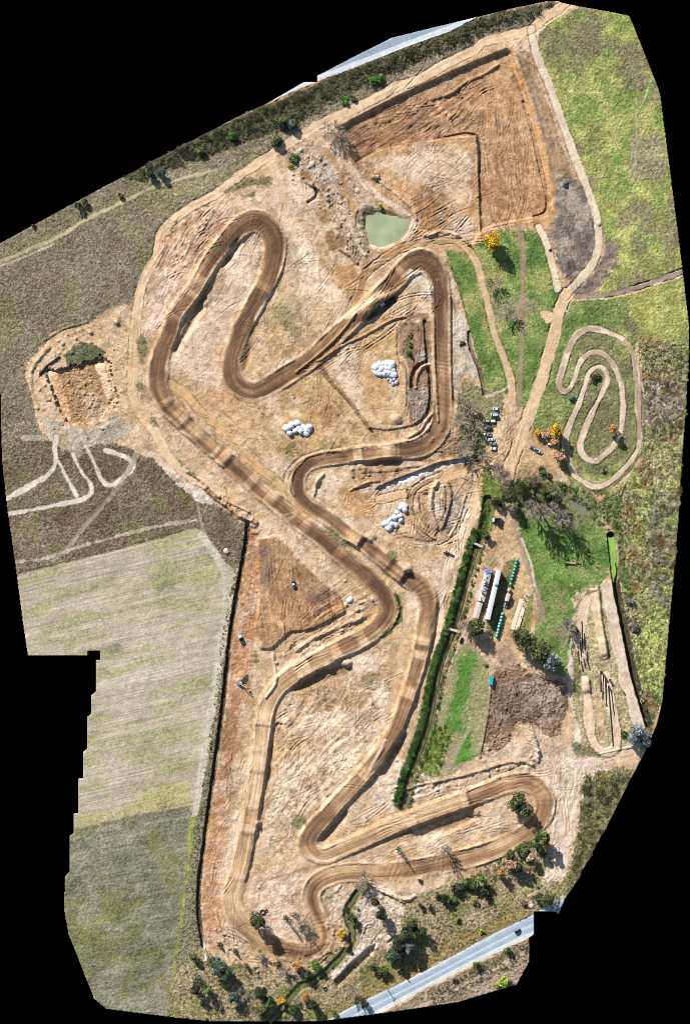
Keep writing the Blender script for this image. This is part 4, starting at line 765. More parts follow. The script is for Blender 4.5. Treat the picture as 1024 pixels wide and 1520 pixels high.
# ------------------------------------------------------------------ materials
def nodes_mat(name):
    m = bpy.data.materials.new(name); m.use_nodes = True
    return m, m.node_tree, m.node_tree.nodes['Principled BSDF']
def ground_mat(name, sc1, amt1, sc2, amt2, bump=0.0, rough=0.95, tint=None):
    """zone colours of the soil (attribute) broken up by two noises, plus fine bump"""
    m, t, b = nodes_mat(name); N, Lk = t.nodes, t.links
    a = N.new('ShaderNodeAttribute'); a.attribute_name = 'soil_colour'
    g = N.new('ShaderNodeNewGeometry')
    def noise(sc, det):
        n = N.new('ShaderNodeTexNoise'); n.inputs['Scale'].default_value = sc; n.inputs['Detail'].default_value = det
        Lk.new(g.outputs['Position'], n.inputs['Vector']); return n
    n1, n2 = noise(sc1, 3), noise(sc2, 4)
    def rng(n, amt):
        r = N.new('ShaderNodeMapRange'); r.inputs['From Min'].default_value = 0.3; r.inputs['From Max'].default_value = 0.7
        r.inputs['To Min'].default_value = 1-amt; r.inputs['To Max'].default_value = 1+amt; Lk.new(n.outputs['Fac'], r.inputs['Value']); return r
    r1, r2 = rng(n1, amt1), rng(n2, amt2)
    mu = N.new('ShaderNodeMath'); mu.operation = 'MULTIPLY'; Lk.new(r1.outputs[0], mu.inputs[0]); Lk.new(r2.outputs[0], mu.inputs[1])
    v = N.new('ShaderNodeVectorMath'); v.operation = 'SCALE'; Lk.new(a.outputs['Color'], v.inputs[0]); Lk.new(mu.outputs[0], v.inputs['Scale'])
    Lk.new(v.outputs[0], b.inputs['Base Color'])
    b.inputs['Roughness'].default_value = rough; b.inputs['Specular IOR Level'].default_value = 0.12
    if bump:
        bp = N.new('ShaderNodeBump'); bp.inputs['Strength'].default_value = bump; bp.inputs['Distance'].default_value = 0.4
        Lk.new(n1.outputs['Fac'], bp.inputs['Height']); Lk.new(bp.outputs[0], b.inputs['Normal'])
    return m
GM = {1: ground_mat('bare_soil', 1.1, .16, .25, .10, .35), 2: ground_mat('track_soil', 1.2, .12, .2, .08, .25), 3: ground_mat('road_soil', 1.0, .09, .2, .06, .15),
      4: ground_mat('grass_turf', 1.0, .32, .22, .14, .6), 5: ground_mat('stubble', 1.3, .16, .25, .08, .2), 6: ground_mat('scrub_ground', 0.9, .40, .3, .16, .8),
      7: ground_mat('asphalt', 0.7, .05, .08, .05, 0, .85), 8: ground_mat('path_soil', 1.0, .08, .2, .06, .12), 9: ground_mat('grass_lane', 1.0, .25, .2, .1, .4)}

def tag(o, label=None, cat=None, group=None, kind=None):
    if label: o['label'] = label
    if cat: o['category'] = cat
    if group: o['group'] = group
    if kind: o['kind'] = kind
    return o

# ------------------------------------------------------------------ one height field, cut into its structures
LABELS = {1: ('bare sandy and reddish earthworks around the winding track', 'bare ground'), 2: ('winding brown dirt motocross track with ruts and jumps', 'race track'), 3: ('pale sandy vehicle roads running round the site', 'dirt road'),
  4: ('green and yellowish grassland on the east side of the site', 'meadow'), 5: ('pale harvested stubble field with slanting rows on the west side', 'field'), 6: ('rough olive brown scrub ground around the edges of the site', 'scrubland'),
  7: ('grey asphalt road with pale shoulders and thin centre line', 'paved road'), 8: ('narrow pale sandy paths including the looping small kart track', 'path'), 9: ('yellow green grassy lane along the field edge', 'grass lane')}
def build_terrain():
    idx = np.arange(H*W).reshape(H, W)
    cell = INSIDE[:-1, :-1] & INSIDE[1:, :-1] & INSIDE[:-1, 1:] & INSIDE[1:, 1:]
    labc = LAB[:-1, :-1]
    VX = ((XX-512)*S).ravel(); VY = ((760-YY)*S).ravel(); VZ = HGT.ravel()
    C = np.concatenate([RGB.reshape(-1, 3), np.ones((H*W, 1), F32)], 1)
    for k, nm in NAMES.items():
        sel = cell & (labc == k)
        if not sel.any(): continue
        yy, xx = np.nonzero(sel)
        quads = np.stack([idx[yy+1, xx], idx[yy+1, xx+1], idx[yy, xx+1], idx[yy, xx]], 1)
        u, inv = np.unique(quads.ravel(), return_inverse=True)
        co = np.stack([VX[u], VY[u], VZ[u]], 1).astype(F32); f = inv.reshape(-1, 4); cc = C[u]
        # earth edge of the surveyed patch
        pad = np.pad(cell, 1)
        sk = []
        for (dy, dx, a, b) in ((-1, 0, (0, 0), (0, 1)), (1, 0, (1, 1), (1, 0)), (0, -1, (1, 0), (0, 0)), (0, 1, (0, 1), (1, 1))):
            out = ~pad[yy+1+dy, xx+1+dx]
            sk.append(np.stack([idx[yy[out]+a[0], xx[out]+a[1]], idx[yy[out]+b[0], xx[out]+b[1]]], 1))
        sk = np.concatenate(sk)
        if len(sk):
            ia = np.searchsorted(u, sk[:, 0]); ib = np.searchsorted(u, sk[:, 1]); n0 = len(co)
            lowa = co[ia].copy(); lowa[:, 2] = -12; lowb = co[ib].copy(); lowb[:, 2] = -12
            n = len(sk); co = np.concatenate([co, lowa, lowb]); cc = np.concatenate([cc, cc[ia], cc[ib]])
            f = np.concatenate([f, np.stack([ia, ib, n0+n+np.arange(n), n0+np.arange(n)], 1)])
        me = bpy.data.meshes.new(nm)
        me.vertices.add(len(co)); me.vertices.foreach_set('co', co.ravel())
        me.loops.add(f.size); me.loops.foreach_set('vertex_index', f.ravel().astype(np.int32))
        me.polygons.add(len(f)); me.polygons.foreach_set('loop_start', np.arange(0, f.size, 4, dtype=np.int32))
        me.update(calc_edges=True)
        at = me.attributes.new('soil_colour', 'FLOAT_COLOR', 'POINT'); at.data.foreach_set('color', cc.astype(F32).ravel())
        me.polygons.foreach_set('use_smooth', np.ones(len(f), bool))
        me.materials.append(GM[k])
        o = bpy.data.objects.new(nm, me); COL.objects.link(o)
        tag(o, LABELS[k][0], LABELS[k][1], None, 'structure')
build_terrain()

# ------------------------------------------------------------------ plain materials for built things
_mc = {}
def M(name, rgb, rough=0.6, metal=0.0, amt=0.12, sc=1.5, spec=0.3, lit=False):
    """procedural paint, metal, plastic or wood: base colour broken up by noise"""
    if name in _mc: return _mc[name]
    m, t, b = nodes_mat(name); N, Lk = t.nodes, t.links
    g = N.new('ShaderNodeTexCoord'); n = N.new('ShaderNodeTexNoise'); n.inputs['Scale'].default_value = sc; n.inputs['Detail'].default_value = 4
    Lk.new(g.outputs['Object'], n.inputs['Vector'])
    c = lin(rgb) if lit else alb(rgb)
    r = N.new('ShaderNodeValToRGB'); r.color_ramp.elements[0].position = 0.3; r.color_ramp.elements[1].position = 0.7
    r.color_ramp.elements[0].color = (*[x*(1-amt) for x in c], 1); r.color_ramp.elements[1].color = (*[min(1, x*(1+amt)) for x in c], 1)
    Lk.new(n.outputs['Fac'], r.inputs['Fac']); Lk.new(r.outputs['Color'], b.inputs['Base Color'])
    b.inputs['Roughness'].default_value = rough; b.inputs['Metallic'].default_value = metal; b.inputs['Specular IOR Level'].default_value = spec
    _mc[name] = m; return m
def leaf_mat():
    m, t, b = nodes_mat('foliage'); a = t.nodes.new('ShaderNodeAttribute'); a.attribute_name = 'leaf_colour'
    t.links.new(a.outputs['Color'], b.inputs['Base Color']); b.inputs['Roughness'].default_value = 0.8; b.inputs['Specular IOR Level'].default_value = 0.15
    return m
LEAF = leaf_mat(); BARK = M('bark', (120,104,90), 0.9, amt=.25); TWIG = M('pale_bark', (160,148,130), 0.9, amt=.2)

class MB:
    def __init__(self): self.v = []; self.f = []
    def add(self, vs, fs):
        n = len(self.v); self.v += [tuple(x) for x in vs]; self.f += [tuple(i+n for i in q) for q in fs]; return self
    def box(self, x0, x1, y0, y1, z0, z1, bev=0.0, top=1.0):
        """box, bevelled along its upper edges"""
        if bev <= 0:
            return self.add([(x0,y0,z0),(x1,y0,z0),(x1,y1,z0),(x0,y1,z0),(x0,y0,z1),(x1,y0,z1),(x1,y1,z1),(x0,y1,z1)], [(3,2,1,0),(4,5,6,7),(0,1,5,4),(1,2,6,5),(2,3,7,6),(3,0,4,7)])
        b = bev
        def ring(i, z): return [(x0+i,y0+b,z),(x0+b,y0+i,z),(x1-b,y0+i,z),(x1-i,y0+b,z),(x1-i,y1-b,z),(x1-b,y1-i,z),(x0+b,y1-i,z),(x0+i,y1-b,z)]
        return self.rings([ring(0, z0), ring(0, z1-b), ring(b*0.7, z1)])
    def rings(self, R, caps=True):
        n = len(R[0]); vs = [p for r in R for p in r]; fs = []
        for k in range(len(R)-1):
            for i in range(n): fs.append((k*n+i, k*n+(i+1) % n, (k+1)*n+(i+1) % n, (k+1)*n+i))
        if caps: fs.append(tuple(range(n-1, -1, -1))); fs.append(tuple((len(R)-1)*n+i for i in range(n)))
        return self.add(vs, fs)
    def lathe(self, prof, n=16, c=(0,0,0)):
        return self.rings([[(c[0]+r*math.cos(2*math.pi*i/n), c[1]+r*math.sin(2*math.pi*i/n), c[2]+z) for i in range(n)] for r, z in prof])
    def tube(self, a, b, r0, r1=None, n=8):
        r1 = r0 if r1 is None else r1
        a = Vector(a); b = Vector(b); d = (b-a).normalized(); u = d.orthogonal().normalized(); w = d.cross(u)
        return self.rings([[tuple(p+u*r*math.cos(2*math.pi*i/n)+w*r*math.sin(2*math.pi*i/n)) for i in range(n)] for p, r in ((a, r0), (b, r1))])
    def pipe(self, pts, r, n=6):
        for a, b in zip(pts[:-1], pts[1:]): self.tube(a, b, r, r, n)
        return self
    def obj(self, name, mat, parent=None, smooth_=False):
        me = bpy.data.meshes.new(name); me.from_pydata(self.v, [], self.f); me.update(); me.materials.append(mat)
        if smooth_: me.polygons.foreach_set('use_smooth', np.ones(len(me.polygons), bool))
        o = bpy.data.objects.new(name, me); COL.objects.link(o); o.parent = parent; return o
def thing(name, label, cat, loc, rz=0.0, group=None):
    o = bpy.data.objects.new(name, None); COL.objects.link(o); o.location = loc; o.rotation_euler = (0, 0, rz); o.empty_display_size = 0.5
    return tag(o, label, cat, group)
def dup(root, loc, rz, label=None, group=None):
    r = root.copy(); COL.objects.link(r); r.location = loc; r.rotation_euler = (0, 0, rz)
    if label: r['label'] = label
    if group: r['group'] = group
    for ch in list(root.children):
        c = ch.copy(); COL.objects.link(c); c.parent = r
        for g in list(ch.children):
            e = g.copy(); COL.objects.link(e); e.parent = c
    return r
def rot_px(a, b):
    """heading of a thing whose axis runs from photo point a to b"""
    return math.atan2(-(b[1]-a[1]), b[0]-a[0])

# ------------------------------------------------------------------ water
def water(name, pts, z, col, label, cat, rough=0.25, sm=True, amt=0.1):
    q = spline(pts+[pts[0]], False, 4) if sm else np.array(pts, float)
    if sm: q = q[:-1]
    jr = np.random.RandomState(len(pts)*7); q = q+jr.uniform(-.7, .7, q.shape)*(1 if sm else 0)
    mb = MB(); n = len(q); ring = [P3(x, y, z) for x, y in q]
    mb.rings([[(x, y, z-0.5) for x, y, _ in ring], ring])
    o = mb.obj(name, M(name+'_water_'+str(len(_mc)), col, rough, amt=amt*2, sc=0.07, spec=0.25)); return tag(o, label, cat, None, 'structure')
zp = hz(575, 340)
water('pond_water', [(543,320),(552,316),(561,315),(572,319),(582,320),(594,323),(605,326),(608,342),(595,356),(567,368),(548,363),(543,342)], min(hz(575,335), hz(560,350), hz(595,335))+0.95, (166,174,134), 'milky green pond below the terraced excavation', 'pond', 0.3)
water('puddle_water', [(843,742),(852,741),(866,749),(878,757),(874,766),(858,761),(846,752)], hz(862,754)+0.35, (126,124,108), 'small grey pond south of the small looping kart track', 'pond', 0.4)
water('marsh_water', [(788,1284),(804,1280),(813,1287),(806,1301),(794,1305),(786,1296)], hz(800,1291)+0.35, (142,122,82), 'shallow brown pool below the far southern bend among shrubs', 'pool', 0.4)
water('algae_water', [(893,801),(899,796),(905,798),(911,796),(915,803),(914,812),(917,826),(913,838),(914,848),(911,858),(909,868),(907,855),(903,846),(903,834),(899,826),(897,812)], hz(906,825)+2.2, (130,172,70), 'bright lime green algae pool at the head of the eastern ditch', 'pool', 0.6)
def strip_water(name, pts, w, z, col, label, cat):
    q = spline(pts, False, 6); mb = MB(); L = []; Rr = []
    for i in range(len(q)):
        t = q[min(i+1, len(q)-1)]-q[max(i-1, 0)]; t = t/np.hypot(*t); n = np.array([-t[1], t[0]])
        a = q[i]+n*w/2; b = q[i]-n*w/2; zz = hz(*q[i])+z
        L.append(P3(a[0], a[1], zz)); Rr.append(P3(b[0], b[1], zz))
    k = len(L); zs = np.array([p[2] for p in L]); zs = np.convolve(np.pad(zs, 4, mode='edge'), np.ones(9)/9, 'valid')
    L = [(p[0], p[1], z_) for p, z_ in zip(L, zs)]; Rr = [(p[0], p[1], z_) for p, z_ in zip(Rr, zs)]
    mb.add(L+Rr+[(x, y, z_-.5) for x, y, z_ in L]+[(x, y, z_-.5) for x, y, z_ in Rr], [(i, i+1, k+i+1, k+i) for i in range(k-1)]+[(2*k+i, 3*k+i, 3*k+i+1, 2*k+i+1) for i in range(k-1)]+[(i, 2*k+i, 2*k+i+1, i+1) for i in range(k-1)]+[(k+i, k+i+1, 3*k+i+1, 3*k+i) for i in range(k-1)])
    return tag(mb.obj(name, M(name+'_mat', col, 0.35, amt=.15, sc=.15, spec=.25)), label, cat, None, 'structure')
strip_water('canal_water', CANAL[3:-1], 5, 0.5, (128,116,72), 'straight olive brown canal west of the sheds', 'canal')
strip_water('stream_water', RIV, 6, 0.45, (112,112,72), 'narrow winding stream beside the southern hairpin', 'stream')

# ------------------------------------------------------------------ trees and shrubs
rngT = np.random.RandomState(77)
def leaf_mesh(name, centers, sizes, cols, flat=0.35, parent=None):
    """many small leaf cards at random tilts"""
    n = len(centers); r = rngT
    nz = r.normal(size=(n, 3)); nz[:, 2] = np.abs(nz[:, 2])+flat; nz /= np.linalg.norm(nz, axis=1)[:, None]
    up = np.cross(nz, r.normal(size=(n, 3))); up /= np.linalg.norm(up, axis=1)[:, None]; sd_ = np.cross(nz, up)
    s_ = np.asarray(sizes)[:, None]; a = r.uniform(0.6, 1.1, (n, 1))
    v = np.stack([centers+up*s_, centers+sd_*s_*a*0.7, centers-up*s_*0.9, centers-sd_*s_*a*0.7], 1).reshape(-1, 3)
    me = bpy.data.meshes.new(name)
    me.vertices.add(4*n); me.vertices.foreach_set('co', v.astype(F32).ravel())
    me.loops.add(4*n); me.loops.foreach_set('vertex_index', np.arange(4*n, dtype=np.int32))
    me.polygons.add(n); me.polygons.foreach_set('loop_start', np.arange(0, 4*n, 4, dtype=np.int32)); me.update(calc_edges=True)
    at = me.attributes.new('leaf_colour', 'FLOAT_COLOR', 'FACE'); at.data.foreach_set('color', np.concatenate([cols, np.ones((n, 1))], 1).astype(F32).ravel())
    me.materials.append(LEAF)
    o = bpy.data.objects.new(name, me); COL.objects.link(o); o.parent = parent; return o
def pal(cols, n, clump=None):
    c = np.array([alb(k) for k in cols]); i = rngT.randint(0, len(c), n) if clump is None else clump
    return np.clip(c[i % len(c)]*rngT.uniform(0.9, 1.6, (n, 1)), 0.004, 0.8)
def crown_pts(r, h0, h1, n, clumps, fill=0.5):
    """clumps of leaves spread through the crown's volume"""
    R = rngT; ph = R.uniform(0, 2*math.pi, clumps); rr = r*np.sqrt(R.uniform(0.02, 1, clumps))*0.78; t = R.uniform(0, 1, clumps)
    rr *= np.sqrt(np.clip(1-(1.7*np.abs(t-0.42))**2, 0.12, 1))
    cc = np.stack([rr*np.cos(ph), rr*np.sin(ph), h0+(h1-h0)*t], 1); cr = r*R.uniform(0.22, 0.42, clumps)
    k = R.randint(0, clumps, n); d = R.normal(size=(n, 3)); d /= np.linalg.norm(d, axis=1)[:, None]
    return cc[k]+d*(cr[k]*R.uniform(0.55, 1.05, n))[:, None]*np.array([1, 1, 0.75]), k
def limbs(mb, r, h, n, trunk, seed, sub=3, thin=0.07, up=0.6):
    """tapered trunk with branching limbs"""
    R = random.Random(seed); lean = (R.uniform(-.05, .05)*h, R.uniform(-.05, .05)*h)
    P = [(lean[0]*t, lean[1]*t, h*t) for t in (0, .3, .6, .85)]
    for i in range(3): mb.tube(P[i], P[i+1], trunk*(1-.27*i), trunk*(1-.27*(i+1)), 6)
    tips = []
    for i in range(n):
        t = R.uniform(0.25, 0.85); a = R.uniform(0, 6.283); L = r*R.uniform(0.6, 1.0)
        b0 = (lean[0]*t, lean[1]*t, h*t); z1 = h*t+L*R.uniform(up*0.4, up*1.3)
        b1 = (b0[0]+math.cos(a)*L*.55, b0[1]+math.sin(a)*L*.55, b0[2]+(z1-b0[2])*.6); b2 = (b0[0]+math.cos(a+.2)*L, b0[1]+math.sin(a+.2)*L, z1)
        mb.tube(b0, b1, trunk*.35, trunk*.22, 4); mb.tube(b1, b2, trunk*.22, thin*.6, 4); tips += [b1, b2]
        for k in range(sub):
            q = b1 if k % 2 else b2; aa = a+R.uniform(-1.1, 1.1); l = L*R.uniform(.25, .5)
            e = (q[0]+math.cos(aa)*l, q[1]+math.sin(aa)*l, q[2]+l*R.uniform(.1, .9)); mb.tube(q, e, thin, thin*.5, 3); tips.append(e)
    return tips
PALS = {'olive': [(70,80,44),(92,100,58),(120,122,78),(58,66,38)], 'dark': [(46,54,38),(62,70,48),(84,90,64),(38,44,34)], 'green': [(72,92,46),(96,116,60),(124,138,82),(60,76,42)],
  'yellow': [(196,160,40),(222,186,58),(168,130,34),(206,150,40)], 'orange': [(196,142,76),(212,162,98),(170,120,66),(188,150,104)], 'pink': [(196,152,120),(214,176,148),(170,128,104)], 'grey': [(138,130,112),(160,150,130),(114,106,90),(120,122,88)],
  'silver': [(128,138,138),(156,164,164),(98,108,106),(84,94,80)], 'blue': [(88,104,88),(114,130,108),(70,86,70),(58,72,54)], 'lime': [(150,168,62),(176,190,84),(124,146,52)], 'brown': [(134,116,96),(156,138,116),(108,92,76)], 'purple': [(128,112,108),(152,136,128),(104,90,86)], 'bright': [(84,132,50),(108,152,66),(66,106,40)]}
def tree(x, y, rpx, h, kind, colour, label, group=None, name=None, cat='tree', dens=1.0):
    r = rpx*S*1.28; seed = int(x*31+y*17); h *= (1.6 if h >= 6 else 1.35) if kind in ('leafy', 'conifer') else 1.25 if kind == 'bare' else 1.0
    name = name or {'leafy': 'broadleaf_tree', 'bare': 'bare_tree', 'shrub': 'shrub', 'conifer': 'conifer_tree'}[kind]
    root = thing(name, label, cat, P3(x, y), 0, group); root.location.z -= 0.15
    mb = MB()
    if kind == 'shrub':
        for i in range(5):
            a = i*1.256+seed; mb.tube((0.15*math.cos(a), 0.15*math.sin(a), 0), (r*.5*math.cos(a), r*.5*math.sin(a), h*.6), 0.09, 0.04, 4)
        mb.obj('stem', BARK, root)
        n = int(min(900, 70+r*r*60)*dens); c, k = crown_pts(r*.85, h*.1, h*.8, n, max(5, int(5+r*2)))
        c[:, 2] = np.maximum(c[:, 2], 0.1)
        leaf_mesh('foliage', c, rngT.uniform(.2, .42, n)*(0.8+0.1*r), pal(PALS[colour], n, k), .4, root)
    elif kind == 'bare':
        tips = limbs(mb, r, h*.85, int(12+r*3.5+h*.5), 0.20+0.016*h, seed, 7, 0.13+0.004*h, 0.7+h*.02)
        mb.obj('trunk', TWIG, root)
        n = int((120+r*r*18)*dens); T = np.array(tips); k = rngT.randint(0, len(T), n)
        leaf_mesh('crown', T[k]+rngT.normal(size=(n, 3))*r*.10, rngT.uniform(.12, .30, n), pal(PALS[colour], n), .1, root)
    elif kind == 'conifer':
        mb.tube((0,0,0), (0,0,h), .22, .04, 6); mb.obj('trunk', BARK, root)
        n = int((160+r*r*60)*dens); t = rngT.uniform(0, 1, n)**1.4; a = rngT.uniform(0, 6.283, n); q = r*(1-t)*np.sqrt(rngT.uniform(.1, 1, n))*(0.8+.25*np.cos(a*5+seed))
        leaf_mesh('crown', np.stack([q*np.cos(a), q*np.sin(a), h*(.12+.88*t)], 1), rngT.uniform(.2, .4, n), pal(PALS[colour], n), .3, root)
    else:
        limbs(mb, r*.8, h*.75, int(7+r), 0.16+0.014*h, seed, 2, 0.06); mb.obj('trunk', BARK, root)
        n = int(min(5200, 160+r*r*72)*dens); c, k = crown_pts(r*.92, h*.32, h, n, max(8, int(6+r*4)))
        leaf_mesh('crown', c, rngT.uniform(.24, .52, n)*(.85+.085*r), pal(PALS[colour], n, k), .3, root)
    return root
T = tree
# east meadow
T(731,360,12,9,'leafy','yellow','big yellow and green autumn tree below the terraced excavation'); T(727,361,5,6,'leafy','olive','low olive tree half under the big yellow tree below the excavation')
T(731,420,9,6,'bare','orange','grey tree with orange tip leaves, middle tree of the central green strip'); T(756,469,8,6,'bare','grey','grey leafless tree, southernmost of the central green strip')
T(797,643,5,4,'leafy','yellow','small yellow tree beside the pinkish tree at the road junction'); T(811,645,7,5,'leafy','pink','pinkish tan tree between two yellow trees by the junction'); T(823,640,9,8,'leafy','yellow','large yellow tree over the half hidden white car'); T(822,657,6,7,'leafy','orange','golden orange tree just south of the large yellow tree')
T(830,680,8,6,'leafy','pink','pinkish tan tree beside the kart loop bend, south of the half hidden car'); T(908,636,7,7,'leafy','orange','round orange tree inside the small kart loop'); T(884,562,9,1.6,'shrub','dark','low dark green shrub inside the inner hairpin of the kart loop', cat='shrub')
T(895,700,4,2,'shrub','olive','small olive shrub by the southern bend of the kart loop', cat='shrub')
# round the car park
for x, y, r, h, l in ((697,606,8,7,'tall bare tree north west of the parked white hatchback'),(685,598,6,7,'slim bare tree at the south end of the pale dry strip'),(703,631,8,7,'bare tree behind the white van with trailer'),(699,652,8,7,'bare tree behind the parked pickup row'),(689,668,9,8,'bare tree at the edge of the trench with white lining'),(741,700,8,12,'bare grey tree standing on the green verge south of the parked cars'),(748,709,7,11,'bare grey tree nearest the narrow road south of the car park'),(683,622,7,8,'bare tree on the rough ground west of the parked cars'),(716,676,6,9,'bare tree beside the last white car of the row')):
    T(x, y, r, h, 'bare', 'grey', l, dens=.8)
for x, y, r, h, k, c, l in ((752,735,11,8,'leafy','olive','olive bushy tree on the road edge north of the dark truck'),(738,745,8,5,'leafy','dark','dark green bush beside the canal head'),(775,722,12,9,'leafy','olive','olive tree west of the group of tall bare poplars'),(790,714,9,6,'leafy','brown','brownish tree north of the tall bare poplars'),(806,732,10,8,'leafy','olive','olive green tree on the bank above the small grey pond'),(824,742,9,7,'leafy','dark','dark tree on the west bank of the small grey pond'),(760,752,9,7,'leafy','grey','greyish leafy tree beside the road bend near the dark truck'),(833,722,7,3,'shrub','green','green shrub north of the small grey pond'),(803,700,8,3,'shrub','green','green shrub south of the towed trailer'),(815,708,6,2,'shrub','dark','dark green shrub between the trailer and the pond')):
    T(x, y, r, h, k, c, l, cat='shrub' if k == 'shrub' else 'tree', dens=.6)
for x, y, r, h, l in ((787,757,9,22,'tall bare poplar, westernmost of the three over the green lawn'),(803,762,9,23,'tall bare poplar, middle of the three over the green lawn'),(832,772,9,22,'tall bare poplar, easternmost of the three over the green lawn'),(817,757,8,13,'shorter bare tree behind the tall poplars by the small grey pond'),(846,782,7,9,'bare tree on the lawn just south of the small grey pond')):
    T(x, y, r, h, 'bare', 'grey', l, dens=.7)
T(705,931,12,8,'leafy','olive','spreading olive tree at the south end of the long sheds'); T(693,928,7,7,'bare','grey','bare tree touching the canal footbridge by the sheds'); T(722,795,6,5,'leafy','olive','olive tree on the canal bank south of the dark truck')
T(777,950,17,8,'leafy','olive','broad pale olive willow at the south end of the concrete slab', dens=.5); T(800,966,16,10,'leafy','olive','large loose olive tree beside the ploughed brown plot', dens=.55); T(815,982,14,10,'leafy','silver','thin silver grey tree at the corner of the ploughed brown plot', dens=.45)
T(840,932,10,8,'bare','grey','bare tree on the lawn edge next to the bundled dark streaks'); T(852,934,7,4,'shrub','dark','dark shrub against the bundled dark streaks', cat='shrub')
T(933,892,8,4,'shrub','purple','round grey purple shrub east of the long ditch, the northern one of two', cat='shrub'); T(941,930,9,4,'shrub','purple','grey purple shrub east of the long ditch, the southern one of two', cat='shrub')
T(948,1086,13,9,'leafy','silver','big silver grey tree at the south end of the eastern ditch'); T(938,1095,8,7,'leafy','silver','smaller silver tree leaning on the big silver tree'); T(957,1100,8,7,'leafy','silver','silver tree on the outer edge beside the big silver tree'); T(925,1090,6,3,'shrub','green','bright green shrub west of the big silver tree', cat='shrub')
T(494,196,11,4,'bare','purple','large purple grey leafless thicket tree at the pit corner', dens=1.0); T(508,212,9,4,'bare','purple','smaller purple grey leafless tree beside the pit corner')
T(437,235,8,3,'shrub','green','green shrub by the junction south of the perimeter road', cat='shrub'); T(432,248,5,2,'shrub','lime','small lime shrub below the green shrub near the perimeter road', cat='shrub')
T(566,308,4,1.5,'shrub','bright','bright green shrub on the north shore of the milky pond', cat='shrub'); T(686,510,5,2,'shrub','olive','olive shrub on the dry strip west of the green meadow', cat='shrub')
T(609,497,4,2,'shrub','green','narrow green shrub on the earth bank near the big white heap', cat='shrub'); T(609,512,4,2.5,'shrub','green','second green shrub of the earth bank, nearer the white heap', cat='shrub'); T(608,526,4,3,'conifer','dark','small dark green pointed tree at the end of the earth bank')
